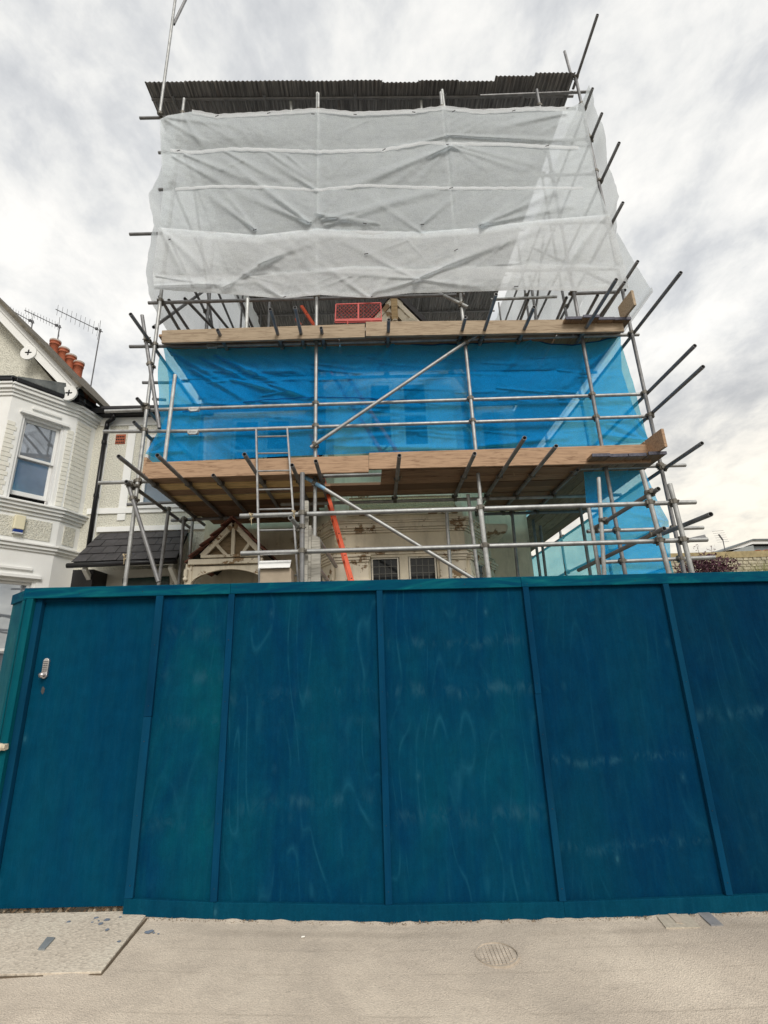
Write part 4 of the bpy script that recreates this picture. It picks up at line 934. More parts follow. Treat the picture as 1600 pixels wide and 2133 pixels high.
q = [P(538, 1184, Y=4.74), P(604, 1182, Y=4.74), P(607, 1168, Y=4.99), P(541, 1170, Y=4.99)]
MB().hexa([v+Vector((0, 0, .008)) for v in q], q).build('lid', WHITE, BX)
a = P(667, 1104, Y=5.0); tp0 = thing('timber_post', 'weathered pale timber post standing right of the near scaffold tube', 'post', (a.x, 5.02, 0))
x0 = P(642, 1160, Y=5.0).x; x1 = P(676, 1160, Y=5.0).x; zt = P(650, 1118, Y=5.0).z
MB().box((x0, 4.98, -.1), (x0+.03, 5.10, zt+.12)).build('batten', WEATH, tp0, bevel=.003); MB().hexa([(x0+.032, 4.99, -.1), (x1, 4.99, -.1), (x1-.05, 4.99, zt-.02), (x0+.032, 4.99, zt+.03)], [(x0+.032, 5.09, -.1), (x1, 5.09, -.1), (x1-.05, 5.09, zt-.02), (x0+.032, 5.09, zt+.03)]).build('post_face', WEATH, tp0, bevel=.003)
x0 = P(623, 1150, Y=4.82).x; x1 = P(638, 1150, Y=4.82).x
MB().box((x0, 4.86, -.1), (x1+.01, 4.91, P(630, 1044, Y=4.88).z)).build('packing_batten', WEATH, tp0, bevel=.004)

# ------------------------------------------------------------------ renovated house
MW = 7.9                                     # main wall plane
HS = thing('house_under_repair', 'old cream stuccoed house with peeling paint behind the scaffold', 'house', (.5, MW, 0))
xr = 2.62; xlw = -2.82
m = Frame((xlw, MW), (xr, MW))
def wall_with_holes(fr, z0, z1, holes, th, mat, name, parent):
    """wall slab of frame fr with rectangular holes (u0,u1,z0,z1)"""
    us = sorted({0, fr.w, *[h[0] for h in holes], *[h[1] for h in holes]}); zs = sorted({z0, z1, *[h[2] for h in holes], *[h[3] for h in holes]}); mb = MB()
    for a, b in zip(us, us[1:]):
        run = None
        for c, d in zip(zs, zs[1:]):
            if any(h[0] <= (a+b)/2 <= h[1] and h[2] <= (c+d)/2 <= h[3] for h in holes):
                if run: fr.box(mb, a, b, run[0], run[1], -th, 0); run = None
            else: run = (run[0], d) if run else (c, d)
        if run: fr.box(mb, a, b, run[0], run[1], -th, 0)
    return mb.build(name, mat, parent)
def sash(fr, u0, u1, z0, z1, parent, frame_m, glass_m, lead=0, depth=.09, split=True, sill=True, leadcols=4, leadrows=5, open_=0):
    mb = MB(); t = .022 if lead else .05; leadrows = round((z1-z0)/.105)
    for a, b, c, d in ((u0, u0+t, z0, z1), (u1-t, u1, z0, z1), (u0+t, u1-t, z1-t, z1), (u0+t, u1-t, z0, z0+t)): fr.box(mb, a, b, c, d, -depth, -depth+.05)
    if split: zm = (z0+z1)/2; fr.box(mb, u0+t, u1-t, zm-.022, zm+.022, -depth-.01, -depth+.055)
    f = mb.build('window', frame_m, parent)
    mb = MB(); fr.box(mb, u0+t*.8, u1-t*.8, z0+t*.8, z1-t*.8, -depth+.005, -depth+.018); mb.build('pane', glass_m, f)
    if lead:
        mb = MB(); A0, A1, C0, C1 = u0+t, u1-t, z0+t, z1-t
        for i in range(1, leadcols): u = A0+(A1-A0)*i/leadcols; fr.box(mb, u-.006, u+.006, C0, C1, -depth+.02, -depth+.028)
        for i in range(1, leadrows): z = C0+(C1-C0)*i/leadrows; fr.box(mb, A0, A1, z-.006, z+.006, -depth+.0205, -depth+.0285)
        mb.build('leading', plain('window lead', (.13, .13, .12), .2) if 'window lead' not in bpy.data.materials else bpy.data.materials['window lead'], f)
    if sill: mb = MB(); fr.box(mb, u0-.05, u1+.05, z0-.07, z0-.002, -.06, .06); mb.build('sill', frame_m, f)
    return f
# bay
BY = 6.82
bl, br_ = P(697, 1100, Y=BY).x, P(966, 1100, Y=BY).x
cl_ = bl-.62; cr_ = br_+.62
FB = Frame((bl, BY), (br_, BY)); FL = Frame((cl_, MW-.02), (bl, BY)); FR = Frame((br_, BY), (cr_, MW-.02))
def X2u(px, py): return P(px, py, Y=BY).x-bl
zcor = P(830, 1098, Y=BY).z; ztop1 = P(830, 1160, Y=BY).z; z45 = P(835, 1042, Y=BY).z
wu = (X2u(772, 1165), X2u(832, 1165), X2u(850, 1165), X2u(910, 1165))
g0 = 1.1
wall_with_holes(FB, -.1, 4.8, [(wu[0], wu[1], g0, ztop1), (wu[2], wu[3], g0, ztop1)], .25, STUC, 'bay_wall', HS)
for (a, b) in ((wu[0], wu[1]), (wu[2], wu[3])): sash(FB, a+.01, b-.01, g0, ztop1, HS, FLAKE2, GLASSD, 1, .07, False, True, 4, 9)
for F_ in (FL, FR):
    wall_with_holes(F_, -.1, 4.8, [(.38, .88, g0, ztop1-.02)], .25, STUC, 'bay_wall', HS); sash(F_, .39, .87, g0, ztop1-.02, HS, FLAKE2, GLASSD if F_ is FL else GLASSB, 1, .07, False, True, 3, 9)
MB().prism([(cl_+.05, MW, 1), (bl+.05, BY+.22, 1), (br_-.05, BY+.22, 1), (cr_-.05, MW, 1)], (0, 0, .02)).build('bay_floor', DARK, HS)
MB().prism([(cl_+.05, MW, 4.7), (bl+.05, BY+.22, 4.7), (br_-.05, BY+.22, 4.7), (cr_-.05, MW, 4.7)], (0, 0, .02)).build('bay_ceiling', DARK, HS)
# cornice, frieze, architrave round the bay
def mould(name, z, prof, m, frames, parent, ends=.0):
    for F_ in frames:
        mb = MB()
        for (a, b, d) in prof: F_.box(mb, -d*.42-ends, F_.w+d*.42+ends, z+a, z+b, -.05, d)
        mb.build(name, m, parent, bevel=.004)
BAYF = (FB, FL, FR)
zc0 = P(830, 1109, Y=BY).z
mould('cornice', zc0, [(0, .03, .03), (.031, .06, .055), (.061, .125, .085), (.126, .15, .11), (.151, .18, .13)], FLAKE, BAYF, HS)
za = P(830, 1150, Y=BY).z; mould('architrave', za, [(-.03, .0, .02), (.001, .035, .045), (.036, .055, .065)], FLAKE, BAYF, HS)
# ornamental pebble panel under upper windows
zp0, zp1 = P(830, 1079, Y=BY).z, P(830, 1048, Y=BY).z
zq0, zq1 = z45-.05, 4.62
zpa, zpb = P(830, 1069, Y=BY).z, P(830, 1036, Y=BY).z
mb = MB(); FB.box(mb, X2u(727, 1060), X2u(948, 1060), zpa, zpb, 0, .012); mb.build('pebble_panel', PEBG, HS)
mb = MB()
u0, u1, a, b = X2u(727, 1060)-.03, X2u(948, 1060)+.03, zpa-.03, zpb+.03
for q in ((u0, u0+.03, a, b), (u1-.03, u1, a, b), (u0+.03, u1-.03, a, a+.03), (u0+.03, u1-.03, b-.03, b)): FB.box(mb, *q, 0, .03)
mb.build('panel_frame', FLAKE, HS, bevel=.003)
# pilasters with stepped capitals
for F_, us in ((FB, ((0.02, wu[0]-.03), (wu[3]+.03, FB.w-.02))), (FR, ((.03, .34), (.9, 1.2))), (FL, ((.06, .34), (.9, 1.22)))):
    for a, b in us:
        mb = MB(); F_.box(mb, a, b, -.1, za-.42, 0, .04); F_.box(mb, a-.02, b+.02, za-.42, za-.38, 0, .06); F_.box(mb, a+.0, b, za-.38, za-.14, 0, .045)
        for i, (h0, h1, d) in enumerate(((-.14, -.11, .07), (-.11, -.07, .085), (-.07, -.035, .105))): F_.box(mb, a-.01-i*.012, b+.01+i*.012, za+h0, za+h1-.002, 0, d)
        mb.build('pilaster', FLAKE, HS, bevel=.004)
# first floor bay
z20, z21 = 4.8, 6.35
ua, ub, uc, ud = X2u(768, 900), X2u(822, 900), X2u(838, 900), X2u(898, 900)
W1 = [(ua, ub, 4.70, 6.0), (uc, ud, 4.70, 6.0)]
wall_with_holes(FB, 4.802, 6.5, [(ua, ub, 4.85, 6.0), (uc, ud, 4.85, 6.0)], .22, WHITE, 'bay_wall_upper', HS)
for a, b in ((ua, ub), (uc, ud)): sash(FB, a+.005, b-.005, 4.85, 6.0, HS, WHITE, GLASSD, 0, .06)
for F_ in (FL, FR):
    wall_with_holes(F_, 4.802, 6.5, [(.35, .95, 4.85, 6.0)], .22, STUC, 'bay_wall_upper', HS); sash(F_, .355, .945, 4.85, 6.0, HS, WHITE, GLASSD, 0, .06)
mould('cornice', 6.2, [(0, .05, .06), (.051, .10, .12)], FLAKE, BAYF, HS)
# main walls
left = Frame((xlw, MW), (cl_, MW)); rgt = Frame((cr_, MW), (xr, MW))
wall_with_holes(left, -.1, 6.45, [(.35, 1.35, -.05, 2.55), (.35, .85, 4.75, 6.0), (.92, 1.42, 4.75, 6.0)], .25, STUC, 'wall', HS)
sash(left, .355, .845, 4.75, 6.0, HS, WHITE, GLASSD); sash(left, .925, 1.415, 4.75, 6.0, HS, WHITE, GLASSD)
wall_with_holes(rgt, -.1, 6.45, [(.1, .5, 4.9, 6.0)] if rgt.w > .62 else [], .25, STUC, 'wall', HS)
side = Frame((xr, MW), (xr, 13.5)); side.box(MB(), .003, side.w, -.1, 6.9, -.25, .004).build('side_wall', plain('side wall paint', (.60, .58, .52), .1, .8, 4, .3, dirt=(.42, .38, .3)), HS)
mb = MB(); rgt.box(mb, .03, rgt.w-.12, 4.05, 4.55, 0, .012); mb.build('pebble_panel', PEBG, HS)
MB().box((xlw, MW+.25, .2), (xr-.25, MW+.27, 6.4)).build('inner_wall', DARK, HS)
# decayed bracket
c = P(1030, 1112, Y=7.5); MB().hexa([c+Vector((-.18, -.15, -.05)), c+Vector((.18, -.15, .0)), c+Vector((.2, -.15, .12)), c+Vector((-.2, -.15, .14))], [c+Vector((-.1, .35, -.12)), c+Vector((.1, .35, -.12)), c+Vector((.2, .35, .12)), c+Vector((-.2, .35, .14))]).build('corbel', FLAKE, HS, bevel=.03)
# main roof and gable over the bay
zr0 = 6.45
MB().hexa([(xlw, MW-.25, zr0), (xr+.1, MW-.25, zr0), (xr+.1, 11.3, 9.2), (xlw, 11.3, 9.2)], [(xlw, MW-.25, zr0+.05), (xr+.1, MW-.25, zr0+.05), (xr+.1, 11.3, 9.25), (xlw, 11.3, 9.25)]).build('roof', SLATE, HS)
GY = 6.5; ap = P(820, 622, Y=GY); gx = ap.x; zapx = ap.z; sl = 1.27
hw = (zapx-6.35)/sl
MB().prism([(gx-hw, GY+.28, 6.36), (gx+hw, GY+.28, 6.36), (gx, GY+.28, zapx-.02)], (0, .1, 0)).build('gable_wall', PEB, HS)
for s in (-1, 1):
    q = [Vector((gx, GY-.08, zapx+.05)), Vector((gx+s*(hw+.12), GY-.08, zapx+.05-sl*(hw+.12))), Vector((gx+s*(hw+.12), 11.2, zapx+.05-sl*(hw+.12))), Vector((gx, 11.2, zapx+.05))]
    MB().hexa(q, [v+Vector((s*.05, 0, .05)) for v in q]).build('gable_roof', SLATE, HS)
def quatre(c, R, m, parent, th=.035, name='bargeboard_disc', rot=.0):
    v = []; f = []; n = 48
    for d in (0, th):
        for k_ in range(n):
            a = 2*math.pi*k_/n; ca = abs(math.cos(2*(a-rot)))
            ri = R*(.16+.30*ca**2.2)
            for r in (ri, R): v.append((c.x+r*math.cos(a), c.y+d, c.z+r*math.sin(a)))
    N_ = 2*n
    for k_ in range(n):
        a = 2*k_; b = 2*((k_+1) % n)
        f += [(a, a+1, b+1, b), (N_+a, N_+b, N_+b+1, N_+a+1), (a+1, N_+a+1, N_+b+1, b+1), (a, b, N_+b, N_+a)]
    o = put(name, mesh(name, v, f), parent, m)
    pl = []
    for k_ in range(n):
        a = 2*math.pi*k_/n; ri = R*(.165+.31*abs(math.cos(2*(a-rot)))**2.2); pl.append((c.x+ri*math.cos(a), c.y+.012, c.z+ri*math.sin(a)))
    mb = MB(); cv = [(c.x, c.y+.012, c.z)]+pl; mb.add(cv, [(0, 1+k_, 1+(k_+1) % n) for k_ in range(n)]); mb.build('piercing_shade', DARK, parent)  # dark plate in the opening, coloured as the shade inside the hole
    return o
def barge(apex, foot, w, m, parent, discs, dark, name='bargeboard', R=.15):
    d = (foot-apex).normalized(); nn = Vector((0, -1, 0)); up_ = Vector((-d.z, 0, d.x)) if d.x > 0 else Vector((d.z, 0, -d.x))
    if up_.z > 0: up_ = -up_
    q = [apex, foot, foot+up_*w, apex+up_*w+Vector((0, 0, -.0))]
    o = MB().hexa(q, [v+Vector((0, .04, 0)) for v in q]).build(name, m, parent, bevel=.004)
    q2 = [apex-up_*.0, foot-up_*.0, foot+up_*w*.38, apex+up_*w*.38]
    MB().hexa([v+Vector((0, -.022, 0)) for v in q2], [v+Vector((0, -.002, 0)) for v in q2]).build('moulding', m, parent, bevel=.004)
    for t in discs:
        c = apex.lerp(foot, t)+up_*(w*.5+R*.62); quatre(Vector((c.x, apex.y-.028, c.z)), R, m, parent, .034, rot=math.atan2(d.z, d.x)+math.pi/4)
    return up_
apx = Vector((gx, GY-.05, zapx))
for s in (-1, 1): barge(apx, Vector((gx+s*(hw+.1), GY-.05, zapx-sl*(hw+.1))), .2, FLAKE, HS, (.42, .93), DARK, R=.15)
MB().box((gx-.05, GY-.10, zapx-.48), (gx+.05, GY-.052, zapx-.01)).build('finial_post', wood('old pine post', (.50, .36, .20), (.3, .2, .1)), HS, bevel=.004)
MB().lathe((gx, GY-.08, zapx-.56), [(.01, -.05), (.035, -.03), (.04, 0), (.02, .03), (.045, .05), (.045, .07), (.0, .075)], 12).build('finial', FLAKE, HS, True)

# porch of that house
PO = Vector((0, 0, 0)); PY = 6.75
def pp(px, py, Y=PY): return P(px, py, Y=Y)
pa, pl_, pr_ = pp(487, 1092), pp(421, 1159), pp(545, 1153)
mb = MB(); 
for f_ in (pl_, pr_): MB().bar(pa, f_, .05, .075, (0, 0, 1)).build('porch_rafter', FLAKE, HS, bevel=.004)
MB().bar(pp(487, 1100), pp(485, 1158), .04, .05, (1, 0, 0)).build('king_post', FLAKE, HS, bevel=.004)
for a, b in (((452, 1135), (472, 1157)), ((519, 1133), (503, 1156)), ): MB().bar(pp(*a), pp(*b), .035, .045, (0, 0, 1)).build('strut', FLAKE, HS, bevel=.004)
MB().bar(pp(419, 1160)+Vector((0, .002, 0)), pp(548, 1156)+Vector((0, .002, 0)), .06, .04).build('tie_beam', FLAKE, HS, bevel=.004)
MB().bar(pp(394, 1172), pp(548, 1168), .09, .075).build('porch_beam', FLAKE, HS, bevel=.005)
zz0 = pp(470, 1180).z
# arched head
v = []; x0, x1 = pp(397, 1180).x, pp(556, 1180).x; zt_ = pp(470, 1178).z; zs_ = pp(470, 1212).z; n = 16; pts = []
for i in range(n+1):
    t = i/n; pts.append((x0+(x1-x0)*t, PY, zs_-.02+(zt_-zs_-.03)*math.sin(math.pi*t)**.6))
top = [(x1, PY, zt_), (x0, PY, zt_)]
mb = MB()
for i in range(n): mb.hexa([Vector(pts[i]), Vector(pts[i+1]), Vector((pts[i+1][0], PY, zt_)), Vector((pts[i][0], PY, zt_))], [Vector(pts[i])+Vector((0, .05, 0)), Vector(pts[i+1])+Vector((0, .05, 0)), Vector((pts[i+1][0], PY+.05, zt_)), Vector((pts[i][0], PY+.05, zt_))])
mb.build('arched_head', FLAKE, HS)
for px in (395, 560): 
    a = pp(px, 1175); MB().box((a.x-.045, PY-.02, -.1), (a.x+.045, PY+.07, a.z)).build('porch_post', FLAKE, HS, bevel=.005)
a = pp(389, 1206); MB().lathe((a.x, a.y-.05, a.z), [(0, -.05), (.03, -.03), (.035, 0), (.015, .02), (.03, .04), (.03, .12)], 10).build('drop_finial', FLAKE, HS, True)
q = [pp(421, 1159)+Vector((0, .1, 0)), pp(545, 1153)+Vector((0, .1, 0)), pa+Vector((0, .1, 0))]; MB().prism([q[0], q[1], q[2]], (0, .04, 0)).build('porch_gable_board', wood('old boarding', (.36, .27, .17), (.2, .14, .08)), HS)
# porch tiles: ragged red clay tiles, each a part
tile_me = MB().box((-.08, -.11, 0), (.08, .11, .014)); tm = mesh('tile', tile_me.v, tile_me.f); tm.materials.append(REDTILE)
rr = random.Random(2)
for sgn, foot in ((-1, pl_+Vector((-.12, 0, -.09))), (1, pr_+Vector((.06, 0, -.05)))):
    dn_ = (foot-pa); ln_ = dn_.length; d = dn_.normalized(); nrm = Vector((0, 1, 0)).cross(d); nrm = nrm if nrm.z > 0 else -nrm
    for i in range(int(ln_/.1)+1):
        for j_ in range(7):
            if rr.random() < .08: continue
            p = pa+d*(i*.1+.03)+Vector((0, -.04+j_*.165+(.08 if i % 2 else 0), 0))+nrm*(.045+rr.uniform(0, .012))
            X = Vector((0, 1, 0)); Z = (nrm-d*.16).normalized(); Yv = Z.cross(X).normalized()
            X = (X+Yv*rr.uniform(-.07, .07)).normalized(); Yv = Z.cross(X)
            put('tile', tm, HS, None, Matrix(((X.x, Yv.x, Z.x, p.x), (X.y, Yv.y, Z.y, p.y), (X.z, Yv.z, Z.z, p.z), (0, 0, 0, 1))))
    q = [pa+Vector((0, 0, .0)), foot]; MB().hexa([q[0]+nrm*.03, q[1]+nrm*.03, q[1]+nrm*.045, q[0]+nrm*.045], [v_+Vector((0, 1.15, 0)) for v_ in (q[0]+nrm*.03, q[1]+nrm*.03, q[1]+nrm*.045, q[0]+nrm*.045)]).build('porch_roof_deck', DARK, HS)
left.box(MB(), .34, 1.36, -.05, 2.5, -.2, -.16).build('front_door', plain('old door', (.10, .07, .05), .3), HS)

# ------------------------------------------------------------------ neighbouring white house
Y0 = 6.75
A = P(25, 794, Y=Y0); Bc = P(172, 847, Z=A.z); Cc = P(209, 872, Z=A.z)
NH = thing('white_house', 'white neighbouring terraced house with a canted sash bay, gable and black gutter', 'house', (-5, 7.9, 0))
NWY = 8.0
f1 = Frame((-6.9, A.y+.09), (A.x-.02, A.y+.09))
pA = Vector((A.x-.02, A.y+.09, 0)); pB = Vector((Bc.x-.075, Bc.y+.03, 0)); pC = Vector((pB.x+.10, NWY, 0))
f2 = Frame((pA.x, pA.y), (pB.x, pB.y)); f3 = Frame((pB.x, pB.y), (pC.x, pC.y)); f4 = Frame((pC.x, NWY), (xlw-.002, NWY))
def on(fr, px, py):
    d = ray(px, py); t = (fr.o-EYE).dot(fr.n)/d.dot(fr.n); p = EYE+d*t; return (p-fr.o).dot(fr.u), p.z
NF = (f1, f2, f3)
ul, zt2 = on(f2, 48, 868); ur, _ = on(f2, 138, 885); _, zb2 = on(f2, 100, 1052); _, ztA = on(f2, 90, 876)
ul = max(.06, (ul+on(f2, 12, 1035)[0])/2); ur = min(f2.w-.16, (ur+on(f2, 106, 1052)[0])/2)
zsill = zb2; zhead = ztA
zcor2 = A.z
_, zlow = on(f2, 60, 1140); _, zgt = on(f2, 40, 1205)
gul, gur = ul-.02, ur-.02
wall_with_holes(f2, -.1, zcor2, [(ul, ur, zsill, zhead), (gul, gur, 1.0, zgt)], .22, WHITE, 'bay_wall', NH)
wall_with_holes(f1, -.1, zcor2, [(.5, 1.0, zsill, zhead)], .22, WHITE, 'bay_wall', NH)
f3.box(MB(), 0, f3.w, -.1, zcor2, -.22, 0).build('bay_wall', WHITE, NH)
WF = plain('sash white gloss', (.80, .80, .79), .04, .35, 5, .05)
sash(f1, .5, 1.0, zsill, zhead, NH, WF, GLASSC)
def sash2(fr, u0, u1, z0, z1, opening=0):
    mb = MB(); t = .04
    for a, b, c, d in ((u0, u0+t, z0, z1), (u1-t, u1, z0, z1), (u0+t, u1-t, z1-t, z1), (u0+t, u1-t, z0-.05, z0)): fr.box(mb, a, b, c, d, -.14, -.02)
    w = mb.build('window', WF, NH, bevel=.004); zm = (z0+z1)/2+.02
    for nm, lo_, hi_, dp in (('upper_sash', zm-.02, z1-t-.002, -.075), ('lower_sash', z0+opening, zm+.025, -.115)):
        mb = MB(); a, b = u0+t+.002, u1-t-.002; s = .042
        for q in ((a, a+s, lo_, hi_), (b-s, b, lo_, hi_), (a+s, b-s, hi_-.04, hi_), (a+s, b-s, lo_, lo_+(.07 if nm[0] == 'l' else .04))): fr.box(mb, *q, dp-.035, dp)
        mb.build(nm, WF, w, bevel=.003); mb = MB(); fr.box(mb, a+s*.8, b-s*.8, lo_+.03, hi_-.03, dp-.025, dp-.017); mb.build('pane', GLASSC, w)
    mb = MB(); fr.box(mb, u0+t, u1-t, z0-.03, z1-t, -.20, -.17); mb.build('dark_backing', DARK, w)  # dark panel closing the window opening behind the panes
    return w
sash2(f2, ul, ur, zsill, zhead, .09); sash2(f2, gul, gur, 1.0, zgt, 0)
# raised surround of the window head and label
mb = MB(); f2.box(mb, ul-.05, ur+.05, zhead+.01, zhead+.06, 0, .05); f2.box(mb, ul+.1, ur-.08, zhead+.13, zhead+.17, 0, .035); mb.build('window_head', WHITE, NH, bevel=.006)
mb = MB(); f2.box(mb, gul-.05, gur+.05, zgt+.01, zgt+.06, 0, .05); f2.box(mb, gul+.1, gur-.08, zgt+.13, zgt+.17, 0, .035); mb.build('window_head', WHITE, NH, bevel=.006)
def mould2(name, z, prof, m, frames, parent):
    for F_ in frames:
        mb = MB()
        for (a, b, d) in prof: F_.box(mb, -d*.35, F_.w+d*.35, z+a, z+b, -.04, d)
        mb.build(name, m, parent, bevel=.006)
mould2('cornice', zcor2-.20, [(0, .05, .025), (.052, .10, .05), (.102, .16, .085), (.162, .20, .11)], WHITE, NF, NH)
mould2('sill_course', zsill-.17, [(-.05, .0, .025), (.002, .05, .06), (.052, .10, .09), (.102, .13, .12)], WHITE, NF, NH)
mould2('string_course', zlow-.06, [(0, .04, .025), (.042, .09, .055), (.092, .12, .08)], WHITE, NF, NH)
# pebble panels between courses
for F_, a, b in ((f2, .1, f2.w-.1), (f3, .10, f3.w-.1), (f1, .2, f1.w-.2)):
    mb = MB(); F_.box(mb, a, b, zlow+.13, zsill-.28, 0, .012); mb.build('pebble_panel', PEB, NH)
# painted bricks: piers beside the window and the return face
bm_ = MB().box((0, -.0, 0), (.215, .012, .065)); hb = MB().box((0, 0, 0), (.10, .012, .065))
def brick_me(w):
    mb = MB().box((.0, -.009, .0), (w, .004, .064)); me = mesh('brick', mb.v, mb.f); me.materials.append(CREAMB); return me
BMX = {}
def bricks(fr, u0, u1, z0, z1, parent):
    z = z0; r = 0
    while z+.06 < z1:
        u = u0-(.11 if r % 2 else 0)
        while u < u1-.02:
            a = max(u, u0); b = min(u+.215, u1); w = round(b-a, 2)
            if w > .03:
                if w not in BMX: BMX[w] = brick_me(w)
                put('brick', BMX[w], parent, None, fr.mw(a, z, rr.uniform(.0, .002)))
            u += .225
        z += .075; r += 1
bricks(f2, .01, ul-.05, zsill+.02, zhead-.12, NH); bricks(f2, ur+.05, f2.w-.015, zsill+.02, zhead-.02, NH)
bricks(f3, .015, f3.w-.10, zsill+.02, zcor2-.23, NH); bricks(f2, gur+.05, f2.w-.015, 2.3, zgt-.05, NH)
# recessed main wall
zgut = P(280, 862, Y=NWY).z
uw0 = on(f4, 322, 950)[0]; _, zw0 = on(f4, 330, 1050); 
uww = on(f4, 300, 1020)[0]
wz0 = on(f4, 320, 1052)[1]; wz1 = on(f4, 330, 905)[1]; uwa = on(f4, 292, 1040)[0]; uwb = f4.w-.12
wall_with_holes(f4, -.1, zgut, [(uwa, uwb, wz0, wz1)], .22, PEB, 'wall', NH); sash(f4, uwa, uwb, wz0, wz1, NH, WF, GLASSB, depth=.05)
def vb(px0, px1, py, z0, z1, d=.02):
    a = on(f4, px0, py)[0]; b = on(f4, px1, py)[0]; mb = MB(); f4.box(mb, a, b, z0, z1, 0, d); mb.build('trim_band', WHITE, NH, bevel=.003)
zs2 = on(f4, 300, 1083)[1]
vb(262, 278, 950, zs2, zgut-.25); vb(212, 222, 950, 3.8, zgut-.25)
mb = MB(); f4.box(mb, .08, f4.w-.01, zgut-.24, zgut-.08, .0, .022); mb.build('frieze', WHITE, NH, bevel=.003)
mb = MB(); f4.box(mb, .08, f4.w-.01, wz0-.14, wz0-.04, 0, .03); mb.build('trim_band', WHITE, NH, bevel=.003); mb = MB(); f4.box(mb, .3, f4.w-.01, on(f4, 300, 1100)[1]-.06, on(f4, 300, 1100)[1]+.03, 0, .05); mb.build('flashing', WHITE, NH, bevel=.003)
# air brick
ub0, zb0 = on(f4, 240, 925); ub1, zb1 = on(f4, 263, 905)
ab = MB(); f4.box(ab, ub0, ub1, zb0, zb1, 0, .012); abo = ab.build('air_brick', TERRA, NH)
mb = MB()
for i in range(3):
    for j_ in range(5): f4.box(mb, ub0+.01+j_*(ub1-ub0-.02)/5, ub0+.01+(j_+.7)*(ub1-ub0-.02)/5, zb0+.01+i*(zb1-zb0-.02)/3, zb0+.01+(i+.6)*(zb1-zb0-.02)/3, .0122, .014)
mb.build('vent_hole', DARK, abo)
# gutter, soffit, downpipe
GX0 = pC.x-.06
gl = MB(); n = 9
q = [(NWY-.16-.055+.055*math.cos(t), zgut-.02+.055*math.sin(t)) for t in [math.pi+i*math.pi/n for i in range(n+1)]]
for (ya, za_), (yb, zb_) in zip(q, q[1:]): gl.hexa([(GX0, ya, za_), (xlw, ya, za_), (xlw, yb, zb_), (GX0, yb, zb_)], [(GX0, ya, za_-.006), (xlw, ya, za_-.006), (xlw, yb, zb_-.006), (GX0, yb, zb_-.006)])
gl.build('gutter', BLACKP, NH); MB().box((GX0, NWY-.14, zgut-.07), (xlw, NWY+.02, zgut+.0)).build('fascia', BLACKP, NH)
MB().hexa([(GX0, NWY-.16, zgut+.04), (xlw, NWY-.16, zgut+.04), (xlw, 11, zgut+1.2), (GX0, 11, zgut+1.2)], [(GX0, NWY-.16, zgut+.08), (xlw, NWY-.16, zgut+.08), (xlw, 11, zgut+1.25), (GX0, 11, zgut+1.25)]).build('main_roof', SLATE, NH)
dp = [P(238, 862, Y=NWY-.16), P(236, 872, Y=NWY-.15), P(224, 880, Y=NWY-.07), P(221, 895, Y=NWY-.07)]
bt = P(182, 1118, Y=NWY-.07); dp.append(Vector((dp[-1].x, NWY-.07, bt.z-.3)))
MB().path(dp, .036, 12).build('downpipe', BLACKP, NH, True)
for z in (dp[-1].z+1.0, dp[-1].z+2.0, dp[2].z-.2): MB().cyl((dp[-1].x, NWY-.07, z), (dp[-1].x, NWY-.07, z+.05), .044, n=12).build('pipe_collar', BLACKP, NH)
# gable above the bay
GP = 7.42
foot = P(165, 805, Y=GP-.1); up1 = P(0, 632, Y=GP-.1); dr = (up1-foot).normalized(); apx = foot+dr*3.3; foot2 = Vector((2*apx.x-foot.x, foot.y, foot.z))
MB().prism([Vector((foot.x-.15, GP+.12, zcor2-.05)), Vector((apx.x, GP+.12, apx.z-.2)), Vector((foot2.x+.15, GP+.12, zcor2-.05))], (0, .12, 0)).build('gable_wall', PEB, NH)
bw = .21
barge(apx, foot, bw, WHITE, NH, (), DARK)
def disc_px(px, py): 
    c = P(px, py, Y=GP-.1); quatre(Vector((c.x, GP-.128, c.z)), .135, WHITE, NH, .036, rot=math.atan2(dr.z, dr.x)+math.pi/4)
disc_px(61, 736); disc_px(145, 820)
barge(apx, foot2, bw, WHITE, NH, (.3, .6, .95), DARK, R=.14)
dd = (foot-apx).normalized(); nr = Vector((dd.z*-1, 0, dd.x)); nr = nr if nr.z > 0 else -nr
for (f_, s) in ((foot, 1), (foot2, -1)):
    d2 = (f_-apx).normalized(); n2_ = Vector((-d2.z, 0, d2.x)); n2_ = n2_ if n2_.z > 0 else -n2_; e0 = apx+n2_*.0; e1 = f_+d2*.12
    MB().hexa([e0+Vector((0, -.1, 0)), e1+Vector((0, -.1, 0)), e1+Vector((0, -.1, 0))+n2_*.05, e0+Vector((0, -.1, 0))+n2_*.05], [v+Vector((0, 3.6, 0)) for v in (e0, e1, e1+n2_*.05, e0+n2_*.05)]).build('gable_roof', ROOFGR, NH)
# slate edge pieces along the verge
# lead/slate skirt roof over the bay, between cornice and gable wall, with black gutter
sk = []
for F_ in (f1, f2):
    a = F_.p(-.02, zcor2+.005, .13); b = F_.p(F_.w+.04, zcor2+.005, .13)
    MB().hexa([a, b, b+Vector((0, 0, .075)), a+Vector((0, 0, .075))], [v-F_.n*.07 for v in (a, b, b+Vector((0, 0, .075)), a+Vector((0, 0, .075)))]).build('bay_gutter', BLACKP, NH, bevel=.01)
    c = Vector((a.x-.0, GP+.1, zcor2+.42)); d = Vector((b.x-.05 if F_ is f1 else b.x-.1, GP+.11, zcor2+.40)); a2 = a+Vector((0, 0, .08)); b2 = b+Vector((0, 0, .08))
    MB().hexa([a2, b2, d, c], [v-Vector((0, 0, .03)) for v in (a2, b2, d, c)]).build('bay_roof', LEAD, NH)
a = f3.p(0, zcor2+.01, .1); b = f3.p(f3.w, zgut, .1)
